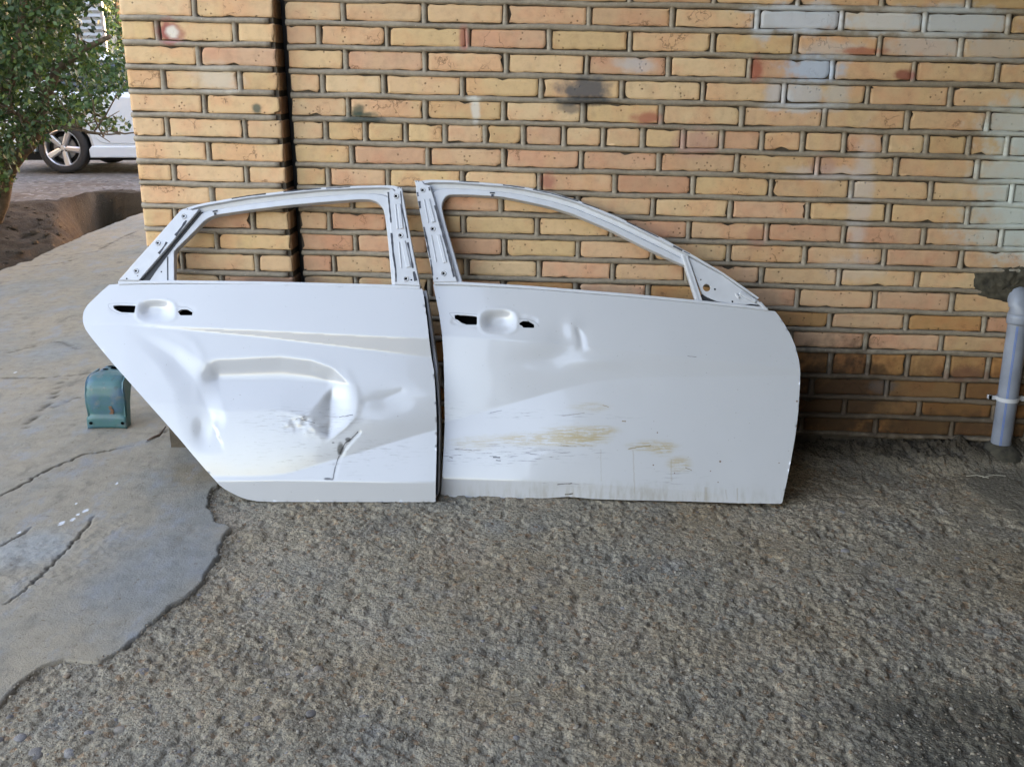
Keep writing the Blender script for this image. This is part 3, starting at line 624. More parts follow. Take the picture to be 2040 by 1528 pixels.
def paint_material(name, marks):
    g = NT(name); p = g.obj(); nz = g.noise(p, 3.5, 4); sp = g.noise(p, 120, 2); st = g.noise(g.scale(p, (4, 34, 4)), 5.5, 4, .65)
    c = g.mix(1., (.47, .47, .475), g.ramp(nz, [(.3, .96), (.7, 1.0)]), 'MULTIPLY')
    c = g.mix(g.mapr(sp, .735, .77, 0, .7), c, (.22, .19, .16))
    r = g.ramp(g.noise(p, 9, 4), [(.3, .14), (.7, .22)]); c, r = marks(g, p, c, r, st)
    dust = g.noise(p, 400, 2)
    g.set(c, r, normal=g.bump(g.math('ADD', g.math('MULTIPLY', dust, .05), nz), .04, .01), spec=.5, coat=.4, coatr=.04)
    return g.m
M_EDGE = plain("white_primer", (.48,.485,.50), .38, nscale=30, namt=.06)
M_INNER = plain("white_inner_paint", (.44,.44,.455), .42, nscale=12, namt=.08)
M_SEAL = plain('dark_adhesive', (.055, .058, .07), .85, nscale=90, namt=.5, bump=.4)
M_BLACK = NT('black_hollow').set((.004, .004, .004), 1., spec=0.)
M_RUBBER = plain('black_rubber', (.02, .02, .022), .55)
def interp(pts):
    P = sorted(pts); xs, ys = [a for a, b in P], [b for a, b in P]; return lambda x: np.interp(x, xs, ys)
def soft(f, w_=70):
    return lambda x: sum(f(np.asarray(x, float)+k*w_/4)*q for k, q in zip(range(-4, 5), (.03, .07, .12, .18, .2, .18, .12, .07, .03)))
def slopes(y, nodes):
    """height found by adding up surface slopes down a column; nodes: (y, slope just below, slope at the next node)"""
    h = np.zeros_like(y); acc = np.zeros_like(y)
    for i, (y0, s0, s1) in enumerate(nodes):
        y1 = nodes[i+1][0] if i+1 < len(nodes) else y0+400
        L = np.maximum(y1-y0, 1.); t = np.clip(y-y0, 0, L); h = h+s0*t+(s1-s0)*t*t/(2*L)
    return h
def bowl(x, y, cx, cy, rx, ry, p=2.6):
    q = (np.abs((x-cx)/rx)**p+np.abs((y-cy)/ry)**p)**(1/p); return q
def skin(fr, name, outline, holes, hfun, mat, parent, step=4.2, extra=()):
    """the pressed outer sheet: triangulated inside its outline, holes cut out, pressed by hfun, hemmed at the rim"""
    out = resample(np.vstack([outline, outline[:1]]), int(sum(math.dist(outline[i], outline[(i+1) % len(outline)]) for i in range(len(outline)))/5))[:-1]
    holes = [np.array(h, float) for h in holes]
    loops = [out]+[resample(np.vstack([h, h[:1]]), max(14, int(sum(math.dist(h[i], h[(i+1) % len(h)]) for i in range(len(h)))/3)))[:-1] for h in holes]
    x0, y0 = out.min(0); x1, y1 = out.max(0); gx, gy = [], []
    for r, yy in enumerate(np.arange(y0, y1, step*.87)):
        xx = np.arange(x0+(r % 2)*step/2, x1, step); gx += list(xx); gy += [yy]*len(xx)
    gx, gy = np.array(gx), np.array(gy); k = inside(gx, gy, out)
    for l in loops: k &= pdist(gx, gy, np.vstack([l, l[:1]]))[0] > step*.55
    for h in loops[1:]: k &= ~inside(gx, gy, h)
    for e0 in extra:                                               # rows of points just above and below every sharp crease
        for dy in (-.9, .9):
            e = np.array(e0, float)+[0, dy]; E = resample(e, int(np.sum(np.linalg.norm(np.diff(e, axis=0), axis=1))/3)); kk = inside(E[:, 0], E[:, 1], out)
            for l in loops:
                if not isinstance(l, tuple): kk &= pdist(E[:, 0], E[:, 1], np.vstack([l, l[:1]]))[0] > 2
            E = E[kk]
            if len(E) > 1: k &= pdist(gx, gy, E)[0] > step*.45; loops.append(('pts', E))
    pts = []; edges = []
    for l in loops:
        if isinstance(l, tuple): edges += [(len(pts)+i, len(pts)+i+1) for i in range(len(l[1])-1) if math.dist(l[1][i], l[1][i+1]) < 6]; pts += [tuple(q) for q in l[1]]; continue
        b = len(pts); n = len(l); pts += [tuple(q) for q in l]; edges += [(b+i, b+(i+1) % n) for i in range(n)]
    pts += list(zip(gx[k], gy[k]))
    V, _, Fc, _, _, _ = geometry.delaunay_2d_cdt([Vector((float(a), float(b))) for a, b in pts], edges, [], 0, 1e-5)
    P = np.array([v[:] for v in V]); Fa = np.array([f for f in Fc if len(f) == 3]); cen = P[Fa].mean(1)
    kf = inside(cen[:, 0], cen[:, 1], out)
    for l in loops[1:]:
        if not isinstance(l, tuple): kf &= ~inside(cen[:, 0], cen[:, 1], l)
    Fa = Fa[kf]; h = hfun(P[:, 0], P[:, 1])*.00146; U, W = fr.many(P[:, 0], P[:, 1], h)
    verts = [tuple(q) for q in np.stack([U, W, h], 1)]
    a = P[Fa]; ccw = ((a[:, 1, 0]-a[:, 0, 0])*(a[:, 2, 1]-a[:, 0, 1])-(a[:, 1, 1]-a[:, 0, 1])*(a[:, 2, 0]-a[:, 0, 0])) > 0
    faces = [tuple(f[::-1]) if c else tuple(f) for f, c in zip(Fa, ccw)]    # picture y runs down, so flip
    o = mesh(name, verts, faces, mat, parent, True)
    import bmesh
    bm = bmesh.new(); bm.from_mesh(o.data); bm.verts.ensure_lookup_table()
    be = [e for e in bm.edges if e.is_boundary]; ret = bmesh.ops.extrude_edge_only(bm, edges=be)
    nv = [q for q in ret['geom'] if isinstance(q, bmesh.types.BMVert)]
    for q in nv: q.co.z -= .009
    for e in be: e.smooth = False
    bm.normal_update(); bm.to_mesh(o.data); bm.free(); return o
def plate(fr, name, poly, z0, z1, mat, parent, cham=.0012, bev=False):
    mb = MB(); mb.prism([fr(*q) for q in poly], z0, z1, cham); return mb.build(name, mat, parent)
def pressing(fr, name, pairs, section, mat, parent, n=90):
    """a pressed frame member: a section swept along paired outer/inner points"""
    O = np.array([a for a, b in pairs], float); I = np.array([b for a, b in pairs], float); L = np.r_[0, np.cumsum(np.linalg.norm(np.diff((O+I)/2, axis=0), axis=1))]
    t = np.linspace(0, L[-1], n); O = np.stack([np.interp(t, L, O[:, k]) for k in (0, 1)], 1); I = np.stack([np.interp(t, L, I[:, k]) for k in (0, 1)], 1)
    for _ in range(2):
        for Q in (O, I): Q[1:-1] = .25*Q[:-2]+.5*Q[1:-1]+.25*Q[2:]
    v = []; K = len(section)
    for a, b in zip(O, I):
        for fr_, z in section: u, w_ = fr(*(a+(b-a)*fr_)); v.append((u, w_, z))
    f = [(i*K+k, i*K+k+1, (i+1)*K+k+1, (i+1)*K+k) for i in range(n-1) for k in range(K-1)]+[(i*K+K-1, i*K, (i+1)*K, (i+1)*K+K-1) for i in range(n-1)]
    f += [tuple(range(K-1, -1, -1)), tuple(range((n-1)*K, n*K))]
    o = mesh(name, v, f, mat, parent); 
    import bmesh
    bm = bmesh.new(); bm.from_mesh(o.data); bmesh.ops.recalc_face_normals(bm, faces=bm.faces); bm.to_mesh(o.data); bm.free(); return o
def ribbon(fr, pts, wd, z0, z1, mb, wob=.0, m=0):
    """a strip of uneven width along picture points; wd in picture pixels"""
    P = resample(pts, max(4, int(sum(math.dist(pts[i], pts[i+1]) for i in range(len(pts)-1))/6))); a, b = [], []
    for i, q in enumerate(P):
        t = P[min(i+1, len(P)-1)]-P[max(i-1, 0)]; t = t/np.linalg.norm(t); nn = np.array([-t[1], t[0]]); w_ = wd*random.uniform(1-wob, 1+wob)/2
        a.append(tuple(q+nn*w_)); b.append(tuple(q-nn*w_))
    mb.prism([fr(*q) for q in a+b[::-1]], z0, z1, 0, m)
def boss(fr, name, px, py, mat, parent, z=.0, r=6.5, sq=2.6):
    """stamped fixing boss: a shallow square cup with a dark square hole"""
    mb = MB(); u, v = fr(px, py); k = .00146
    def ring(rad, n=12): return [(u+rad*k*math.cos(2*math.pi*i/n+.26), v+rad*k*math.sin(2*math.pi*i/n+.26)) for i in range(n)]
    A, B, C = ring(r), ring(r*.82), ring(r*.5); n = 12
    V = [(*q, z) for q in A]+[(*q, z+.0035) for q in B]+[(*q, z+.0012) for q in C]
    mb.add(V, [(a*n+i, a*n+(i+1) % n, (a+1)*n+(i+1) % n, (a+1)*n+i) for a in (0, 1) for i in range(n)]+[tuple(range(2*n, 3*n))], 0)
    s = sq*k; mb.add([(u-s, v-s, z+.0017), (u+s, v-s, z+.0017), (u+s, v+s, z+.0017), (u-s, v+s, z+.0017)], [(0, 1, 2, 3)], 1)
    return mb.build(name, [mat, M_BLACK], parent, False)
def dot(fr, mb, px, py, r, z, m=0):
    u, v = fr(px, py); mb.add([(u+r*.00146*math.cos(a), v+r*.00146*math.sin(a), z) for a in np.linspace(0, 6.283, 11)[:-1]], [tuple(range(10))], m)
def Z(pts, x0, y0, s=5.0925): return [(x0+a/s, y0+b/s) for a, b in pts]     # points read from an enlargement

# ---- rear door: crushed low down
ra, rb = on_ground(560, 999.5), on_ground(867, 1000); FR = Frame(ra, rb, on_wall(600, 385, .088))
rear = empty('car_door', mat=FR.M); tag(rear, 'white rear car door with a deep crushed dent, left of the other door', 'car door', 'damaged doors leaning on the wall', 'thing')
R_OUT = [(217.7, 567.5), (203, 580), (187.3, 595), (173.6, 608.7), (166.7, 620.5), (164.7, 632.3), (165.7, 644), (170.6, 656.8), (180.4, 670.6), (197, 691), (228.5, 728.5), (260, 763.9), (291, 799), (327.7, 840), (360, 877), (379.6, 900.7),
         (409, 935), (436.6, 965.5), (446.4, 973.3), (460, 981), (476, 989), (493.5, 995), (513, 998.4), (537, 999.6), (650, 999.8), (760, 999.9), (867.6, 1000), (868, 962), (869.2, 916.7), (870, 857.8), (869.6, 828.4), (867.6, 789),
         (864.7, 740), (859.7, 713.2), (854.8, 675.9), (849.9, 630.7), (845, 595.3), (841.6, 575.7), (775, 573), (550, 567), (346, 565.8), (234, 566.2)]
RH1 = Z([(388, 350), (440, 347), (612, 352), (600, 425), (470, 420), (440, 408), (410, 395), (385, 375)], 150, 540)
RH2 = Z([(1040, 412), (1075, 390), (1135, 390), (1190, 420), (1185, 450), (1065, 450), (1050, 428)], 150, 540)
rA = interp([(150, 645), (248, 645.6), (350, 650), (520, 657.2), (853.8, 673.9), (900, 676)]); rB = interp([(150, 645.6), (248, 646.4), (350, 657), (520, 673), (859.7, 712.8), (900, 717)])
rC = interp([(150, 955), (520, 956), (546, 954.7), (640, 924), (760, 888), (869, 855), (900, 846)]); rD = interp([(150, 962), (546, 957), (868, 962.5)]); rC0 = rC; rC = soft(lambda x: np.minimum(rC0(x), 950-.0*x))
def tent(d, wd, r=.0): 
    q = np.maximum(0, 1-np.abs(d)/wd); return q*q*(3-2*q) if r else q
def h_rear(x, y):
    a, b, c, d = rA(x), rB(x), np.minimum(rC(x), rD(x)-1), rD(x)
    bm_ = (b+c)/2
    h = slopes(y, [(567+0*x, .26, .14), (a, -.34, -.34), (b, .18, .06), (bm_, -.02, -.20), (c, .12, .08), (d, -.38, -.40)])
    h = h+5*(1-((x-560)/350)**2)-2
    # the long fold of the dent: ridge above, valley at y~757, ridge below
    top = interp([(395, 716), (430, 712), (480, 709), (560, 706), (620, 714), (665, 733), (700, 768)])(x); val = interp([(395, 757), (560, 757), (690, 766)])(x)
    bot = interp([(400, 812), (450, 818), (560, 817), (600, 826), (660, 840), (700, 830)])(x); dep = 20*sm(x, 388, 440)*sm(x, 702, 650)
    t = np.where(y < val, sm((y-top)/np.maximum(val-top, 3), 0, 1)**.8, 1-np.clip((y-val)/(bot-val), 0, 1)**1.0); t = np.where((y < top) | (y > bot), 0, t)
    h = h-dep*t
    h = h+.8*sm(x, 450, 540)*sm(x, 700, 640)*np.exp(-((y-top+1)/10)**2)                         # rolled lip over the fold
    # the end of the fold, pushed in to a point at (657, 872)
    vl = interp([(757, 664), (800, 658), (872, 654)])(y); lf = interp([(770, 660), (800, 634), (832, 606), (872, 640)])(y); rg = interp([(750, 700), (785, 711), (815, 711), (840, 698), (876, 660)])(y)
    k = sm(y, 765, 800)*sm(y, 878, 852)
    tl = np.clip((x-lf)/np.maximum(vl-lf, 3), 0, 1); tr = 1-sm((x-vl)/np.maximum(rg-vl, 3), 0, 1); h = h-12*k*np.where(x < vl, tl**1.6, tr)*(x > lf-1)*(x < rg)
    dr, _, sg = pdist(x, y, [(690, 742), (707, 772), (712, 800), (708, 832), (692, 846)]); h = h+.7*np.exp(-(dr/8)**2)
    # the gouge running down from the handle to the pit at (420, 838)
    dv, tv, sv = pdist(x, y, [(252, 651), (300, 683), (345, 712), (388, 757), (405, 795), (422, 836)])
    wv = np.where(sv > 0, 12+58*tv, 10+44*np.minimum(tv, .62)-20*np.maximum(tv-.62, 0)); q = np.maximum(0, 1-dv/wv)
    h = h-7.5*sm(tv, .02, .6)*np.where(sv > 0, .35*q+.65*q*q*(3-2*q), q*q*(3-2*q)*.5+.5*q)
    d2, t2, s2 = pdist(x, y, [(330, 655), (385, 680), (402, 708), (400, 738)]); h = h+1.0*np.exp(-(d2/9)**2)*sm(t2, 0, .3)*sm(t2, 1.02, .7)
    d4, t4, s4 = pdist(x, y, [(430, 826), (424, 855), (415, 880)]); h = h+1.4*np.exp(-(d4/6)**2)*sm(t4, 1, .5); h = h-3.5*np.exp(-(((x-404)/16)**2+((y-862)/26)**2))
    # torn lower edge of the dent, crumples
    cr = 2.2*(fbm(x/13, y/9, 81, 3)-.5)*np.exp(-(((x-610)/52)**2+((y-842)/20)**2)); h = h+cr*2.2
    d5, _, _ = pdist(x, y, [(484, 838), (520, 824), (560, 818), (598, 826), (618, 848), (655, 873), (690, 850), (706, 832)]); h = h+.9*np.exp(-(d5/3.)**2)*sm(x, 520, 600)
    h = h-3.4*np.exp(-(((x-775)/42)**2+((y-795)/22)**2))+1.6*np.exp(-(((x-760)/60)**2+((y-842)/16)**2))    # shallow dents to its right
    d6, _, _ = pdist(x, y, [(727, 800), (765, 794), (800, 780)]); h = h-1.1*np.exp(-(d6/6)**2)
    d7, _, _ = pdist(x, y, [(716, 861), (693, 885), (680, 905), (670, 935), (666, 955)]); h = h-.9*np.exp(-(d7/2.4)**2)
    h = h+.8*(fbm(x/60, y/45, 83, 2)-.5)*sm(y, 690, 740)
    q = bowl(x, y, 310.5, 619.5, 40, 24); h = h-12.5*(1-sm(q, .22, 1.0))+1.2*np.exp(-((q-1.02)/.07)**2)
    lens = bowl(x, y, 303, 617, 88, 14, 2.2); h = h-.9*(1-sm(lens, .94, 1.0))*(q > 1)
    return h
def marks_rear(g, p, c, r, st):
    def uv(x, y): return FR(x, y)
    wob = g.math('MULTIPLY', g.math('SUBTRACT', g.noise(p, 70, 3), .5), .006); k = .00146
    for a, b, wd in (((716, 861), (704, 874), 1.2), ((704, 874), (690, 884), 1.7), ((690, 884), (679, 906), 1.4), ((678, 908), (671, 930), 1.2), ((671, 930), (666, 955), 1.7), ((651, 955), (667, 955.5), 1.8), ((678, 833), (707, 828), 1.3), ((594, 838), (612, 833), 1.), ((600, 836), (632, 845), .9)):
        c = g.mix(g.math('MULTIPLY', g.seg(p, uv(*a), uv(*b), wd*k*1.05, wob), .85), c, (.075, .07, .068))
    for (x, y, rx, ry, kk) in ((681, 895, 7, 13, .85), (696, 877, 6, 5, .8), (656, 954, 9, 2.5, .85), (667, 883, 3, 2, .6)):
        u, v = uv(x, y); c = g.mix(g.math('MULTIPLY', g.ell(p, (u, v, 0), (rx*k, ry*k, 0), g.math('MULTIPLY', wob, 120), .4), kk), c, (.045, .042, .04))
    for L in (Z([(345, 345), (352, 375), (380, 402), (420, 425), (470, 441), (560, 443)], 150, 540), Z([(345, 345), (380, 336), (520, 333), (640, 338)], 150, 540), Z([(1060, 370), (1150, 376), (1195, 402), (1222, 436)], 150, 540)):
        for a, b in zip(L[:-1], L[1:]): c = g.mix(g.math('MULTIPLY', g.seg(p, uv(*a), uv(*b), .9*k), .45), c, (.16, .16, .17))
    u, v = uv(610, 840); m = g.ell(p, (u, v, 0), (120*k, 26*k, 0), None, .5); c = g.mix(g.math('MULTIPLY', g.math('MULTIPLY', m, g.mapr(st, .52, .64)), .6), c, (.22, .20, .18))
    u, v = uv(650, 905); m = g.ell(p, (u, v, 0), (190*k, 40*k, 0), None, .6); c = g.mix(g.math('MULTIPLY', g.math('MULTIPLY', m, g.mapr(st, .55, .66)), .5), c, (.25, .23, .22))
    return c, r
skin(FR, 'outer_skin', R_OUT, [RH1, RH2], h_rear, paint_material('white_paint_dented', marks_rear), rear, 3.6,
     [[(275, 646.6), (350, 650), (520, 657.2), (853, 673.8)], [(310, 652.7), (350, 657), (520, 673), (859, 712.6)], [(x, float(rC(x))) for x in range(560, 869, 14)], [(548, 957.2), (867, 962.4)], [(396, 757), (560, 757), (688, 766)]])
# ---- front door: scuffed
fa, fb = on_ground(879, 992), on_ground(1558, 1004); FF = Frame(fa, fb, on_wall(870, 362, .022))
front = empty('car_door', mat=FF.M); tag(front, 'white front car door with yellow scuffs, right of the dented door', 'car door', 'damaged doors leaning on the wall', 'thing')
F_OUT = [(863, 566.5), (867.9, 591), (874.7, 624.4), (880.6, 665.7), (883.6, 707), (885, 756), (885.5, 800), (886.2, 838), (884.9, 877.5), (882.4, 926.6), (879.4, 965.8), (876.9, 990.4), (950, 991.8), (1034.5, 992.7), (1089.5, 992.3), (1113, 990.6), (1130.8, 989.4), (1150, 990.6),
         (1180, 993.6), (1240, 995.9), (1377.5, 998.8), (1465.8, 1002), (1557.7, 1003.5), (1567, 961.9), (1575.8, 916.7), (1584.6, 867.6), (1590.5, 818.5), (1593.5, 769.5), (1594.2, 745), (1594.0, 736), (1591.5, 716.4), (1583.6, 687), (1573.8, 665.3), (1562, 644.7), (1550, 627), (1543.4, 620),
         (1530.6, 619), (1501, 616), (1397, 605.4), (1260, 592.6), (1056.4, 576.3), (919, 568.5)]
FH1 = Z([(232, 447), (270, 443), (290, 448), (400, 455), (460, 462), (460, 545), (355, 545), (300, 525), (262, 495), (235, 488)], 860, 540)
FH2 = Z([(890, 530), (925, 507), (985, 510), (1040, 545), (1040, 578), (930, 575), (915, 555), (890, 545)], 860, 540)
fT = interp([(860, 566), (919, 568.5), (1056, 576), (1260, 592.6), (1397, 605), (1545, 620)])
fA = interp([(860, 667), (883.6, 668.6), (993.5, 675.5), (1150.6, 689), (1260, 700), (1367.6, 712.4), (1495, 726), (1600, 738)])
fC = interp([(860, 850), (886, 843), (976, 818), (1084, 785), (1194, 756), (1240, 752.5), (1320, 751), (1600, 748)]); fC = soft(fC, 90); fD = interp([(860, 952), (885, 953), (1140, 961), (1240, 969), (1407, 979), (1440, 988), (1470, 1000), (1600, 1060)]); fD = soft(fD, 40)
def h_front(x, y):
    t0, a, c, d = fT(x), fA(x), fC(x), fD(x)
    h = slopes(y, [(t0, .22, .10), (a, -.12, -.11), (c, .045, .02), ((c+d)/2, .02, -.08), (d, -.34, -.36)])
    h = h+5*(1-((x-1235)/350)**2)-2
    h = h-3.6*np.exp(-(((x-1128)/36)**2+((y-676)/26)**2))-3.0*np.exp(-(((x-1100)/60)**2+((y-716)/18)**2))+3.0*np.exp(-(((x-1180)/70)**2+((y-720)/14)**2))
    d1, t1, s1 = pdist(x, y, [(1142, 640), (1150, 655), (1157, 672), (1159, 688)]); h = h-2.4*np.exp(-(d1/(2.+5.5*t1))**2)*sm(t1, 0, .6)+2.6*np.exp(-(((x-1140)/16)**2+((y-655)/22)**2))
    h = h-2.5*np.exp(-(((x-1120)/50)**2+((y-985)/22)**2))
    h = h+.9*(fbm(x/75, y/50, 91, 2)-.5)*sm(y, 690, 740)+1.1*(fbm(x/40, y/16, 92, 2)-.5)*np.exp(-(((x-1050)/150)**2+((y-890)/40)**2))
    q = bowl(x, y, 993, 640.5, 38.5, 25); h = h-12.5*(1-sm(q, .22, 1.0))+.9*np.exp(-((q-1.02)/.07)**2)
    lens = bowl(x, y, 985, 640, 89, 15, 2.2); h = h-.9*(1-sm(lens, .94, 1.0))*(q > 1)
    return h
def marks_front(g, p, c, r, st):
    k = .00146; wob = g.math('MULTIPLY', g.math('SUBTRACT', g.noise(p, 60, 3), .5), .006); st2 = g.noise(g.scale(p, (2.2, 26, 2)), 7, 5, .7); blot = g.noise(p, 26, 5, .7); wl = g.math('MULTIPLY', g.math('SUBTRACT', blot, .5), 1.5)
    def E(x, y, rx, ry, s=.5):
        u, v = FF(x, y); return g.ell(p, (u, v, 0), (rx*k, ry*k, 0), wl, s)
    Y_ = (.38, .30, .165)
    for x, y, rx, ry, kk in ((1080, 876, 120, 14, .55), (1150, 868, 66, 20, .65), (1200, 857, 34, 9, .6), (940, 884, 50, 16, .35), (1300, 890, 50, 12, .5), (1316, 898, 22, 12, .4), (1350, 925, 26, 15, .5), (1175, 812, 40, 10, .3)):
        c = g.mix(g.math('MULTIPLY', g.math('MULTIPLY', E(x, y, rx, ry), g.mapr(g.math('ADD', g.math('MULTIPLY', st2, .6), g.math('MULTIPLY', blot, .4)), .40, .58)), min(1, kk*1.5)), c, Y_)
    for x, y, rx, ry, kk in ((1000, 905, 130, 22, .85), (1030, 826, 90, 10, .5), (910, 905, 50, 16, .7), (1130, 905, 80, 16, .6), (1150, 830, 120, 10, .25), (1120, 965, 70, 6, .5), (900, 815, 26, 20, .45), (1340, 950, 60, 20, .3)):
        c = g.mix(g.math('MULTIPLY', g.math('MULTIPLY', E(x, y, rx, ry), g.mapr(st2, .54, .64)), kk*.9), c, (.13, .12, .125))
    for a, b, wd, col, kk in (((982, 911), (997, 912), 1.5, (.03, .03, .03), .95), ((988, 917), (998, 918), 1.2, (.04, .04, .04), .8), ((975, 909), (990, 909), .9, (.1, .1, .1), .7), ((905, 895), (940, 896), .9, (.12, .11, .1), .8), ((895, 910), (902, 913), 1.3, (.12, .11, .1), .7), ((976, 822), (1000, 818), .9, (.12, .12, .13), .7),
        ((1110, 965), (1140, 963), 1.1, (.08, .07, .07), .8), ((1125, 985), (1142, 983), 1.6, (.05, .045, .04), .9), ((1363, 932), (1376, 938), .9, (.20, .15, .09), .8), ((1250, 895), (1296, 888), 1.1, (.25, .19, .10), .8), ((1118, 829), (1165, 824), .9, (.22, .2, .17), .7), ((1120, 690), (1150, 694), .6, (.4, .4, .4), .3), ((1367, 712), (1385, 714.5), .9, (.2, .19, .19), .8), ((1200, 808), (1212, 813), .8, (.25, .18, .1), .8), ((1238, 840), (1246, 840), 1.2, (.2, .13, .05), .8)):
        c = g.mix(g.math('MULTIPLY', g.seg(p, FF(*a), FF(*b), wd*k*1.3, wob), kk), c, col)
    for L in (Z([(183, 435), (195, 458), (230, 495), (270, 527), (340, 553), (465, 557)], 860, 540), Z([(183, 435), (215, 430), (300, 436), (470, 450)], 860, 540), Z([(885, 492), (980, 500), (1040, 522), (1072, 548), (1092, 578)], 860, 540)):
        for a, b in zip(L[:-1], L[1:]): c = g.mix(g.math('MULTIPLY', g.seg(p, FF(*a), FF(*b), .9*k), .5), c, (.15, .15, .155))
    for x, y, r_ in ((1432, 920, 2.2), (1300, 927, 1.6), (1590-6, 801, 2.2), (1548, 923, 1.3), (1413, 939, 1.3), (1342, 943, 1.3), (1308, 863, 1.5), (1428, 961, 1.3)):
        u, v = FF(x, y); c = g.mix(g.math('MULTIPLY', g.ell(p, (u, v, 0), (r_*k, r_*k, 0), None, .3), .85), c, (.16, .09, .05))
    for a, b, wd, kk in (((1260, 897), (1264, 985), 2.0, .28), ((1335, 915), (1336, 960), 2.2, .25), ((1404, 970), (1404, 998), 4.5, .30), ((1466, 972), (1467, 998), 2.0, .35), ((1196, 895), (1197, 960), 1.6, .2), ((1443, 975), (1446, 995), 2.2, .25)):
        c = g.mix(g.math('MULTIPLY', g.seg(p, FF(*a), FF(*b), wd*k, wob), kk), c, (.27, .21, .115))
    c = g.mix(g.math('MULTIPLY', g.math('MULTIPLY', E(1230, 990, 330, 26, .7), g.mapr(g.noise(g.scale(p, (14, 3, 3)), 4, 4, .6), .40, .65)), .45), c, (.30, .265, .205))
    return c, r
skin(FF, 'outer_skin', F_OUT, [FH1, FH2], h_front, paint_material('white_paint_scuffed', marks_front), front, 4.0,
     [[(886, 668.8), (993.5, 675.5), (1150.6, 689), (1260, 700), (1367.6, 712.4), (1495, 726), (1591, 737)], [(x, float(fC(x))) for x in range(888, 1592, 16)], [(x, float(fD(x))) for x in range(888, 1440, 16)]])

def shift(poly, cx, cy, k): return [(cx+(x-cx)*k, cy+(y-cy)*k) for x, y in poly]
# inner pressings behind the skins (the shut face shows past the rear door's edge)
RI = [(224, 575), (182, 625), (185, 655), (235, 722), (340, 842), (450, 962), (500, 985), (545, 990), (869, 992), (871.6, 983), (874.5, 966), (875.5, 916.7), (876.3, 857.8), (875.8, 815), (873.5, 770), (870.5, 727), (862.7, 670), (852.5, 599), (849, 577), (838, 579), (500, 572)]
mb = MB(); mb.prism([FR(*q) for q in RI], -.090, -.050, .003); mb.build('inner_panel', M_INNER, rear)
FL = [(849, 577), (852.5, 599), (862.7, 670), (870.5, 727), (873.5, 770), (875.8, 815), (876.3, 857.8), (875.5, 916.7), (874.5, 966), (871.6, 983), (866, 992), (850, 992), (850, 760), (835, 577)]
mb = MB(); mb.prism([FR(*q) for q in FL], -.052, -.014, .002); mb.build('shut_flange', M_INNER, rear)
mb = MB(); ribbon(FR, [(845.5, 590), (851.5, 640), (857, 690), (864, 740), (869, 790), (871.4, 830), (871.8, 880), (870.5, 930), (869, 985)], 4.2, -.0135, -.010, mb); mb.build('edge_sealer', M_SEAL, rear)
FI = [(872, 572), (884, 640), (890, 700), (892, 800), (889, 900), (884, 984), (1150, 986), (1300, 990), (1548, 996), (1566, 905), (1578, 830), (1583, 750), (1575, 700), (1552, 652), (1528, 624), (1400, 612), (1150, 590)]
mb = MB(); mb.prism([FF(*q) for q in FI], -.090, -.050, .003); mb.build('inner_panel', M_INNER, front)
for fr, par, h1, h2 in ((FR, rear, RH1, RH2), (FF, front, FH1, FH2)):
    for h in (h1, h2):
        c = np.mean(h, 0); plate(fr, 'dark_hole_backing', shift(h, *c, 1.25), -.030, -.026, M_BLACK, par, 0)  # black sheet behind each opening, painting in the dark inside the door
    mb = MB(); q = h2[0]
    for dx, dy in ((-1, -4), (-2, 5)): dot(fr, mb, q[0]+dx+2.5, q[1]+dy, 1.9, .0035 if fr is FR else .003)
    mb.build('fixing_hole', M_BLACK, par)
# belt mouldings
mb = MB(); ribbon(FR, [(277, 562.6), (346, 562.2), (520, 564.4), (765, 570.4), (837, 573.6)], 6.4, -.012, .0045, mb); bevel(mb.build('belt_strip', M_EDGE, rear), .0016, 2)
mb = MB(); ribbon(FR, [(236, 563.5), (279, 562.2)], 6.5, -.012, .003, mb); mb.build('belt_strip', M_EDGE, rear)
mb = MB(); ribbon(FF, [(865, 564.2), (922, 565.4), (1056, 573), (1260, 589.4), (1385, 601.2), (1483, 610.8), (1529, 616.6)], 6.2, -.012, .0045, mb); bevel(mb.build('belt_strip', M_EDGE, front), .0016, 2)
# window frames: rim flange, channel, inner lip
SEC = [(0, -.034), (0, .002), (.16, .002), (.22, -.012), (.50, -.016), (.60, -.008), (.97, -.007), (1, -.010), (1, -.034)]
RP = [((236, 562), (340, 562)), ((262, 530), (346, 530)), ((300, 488), (346, 499)), ((340, 443), (384, 462)), ((362, 419.5), (410, 435)), ((378, 412.5), (428.5, 427.6)), ((399, 407), (440, 425.6)), ((495, 390), (495, 417.8)), ((560, 382.5), (560, 409.6)), ((640, 374.5), (640, 402)), ((718, 371), (716, 396.4)), ((764, 369.8), (738, 396.8)), ((790, 370.5), (752, 401.5)), ((802, 378), (763, 413)), ((806, 408), (767, 434)), ((815, 460), (770.5, 463)), ((824.6, 506), (773.5, 492.4)), ((838, 573), (780, 568))]
pressing(FR, 'window_frame', RP, SEC, M_EDGE, rear, 120)
FP = [((864.6, 565), (922, 565)), ((852, 500), (905, 505)), ((839, 433.5), (886.7, 442.7)), ((832, 400), (879.8, 413)), ((826.5, 366), (881, 402)), ((836, 360.5), (886, 392)), ((858, 359), (894, 387)), ((905, 360), (930, 387)), ((999, 367.5), (999, 391)), ((1040, 372.5), (1040, 399)), ((1099, 384.4), (1093, 410.6)), ((1152, 400), (1140, 425)), ((1236, 435.5), (1216, 457)), ((1315, 472.8), (1290, 494.5)), ((1373.8, 505), (1350, 522)), ((1440, 543.5), (1422, 553)), ((1512, 593.6), (1496, 606))]
pressing(FF, 'window_frame', FP, SEC, M_EDGE, front, 140)
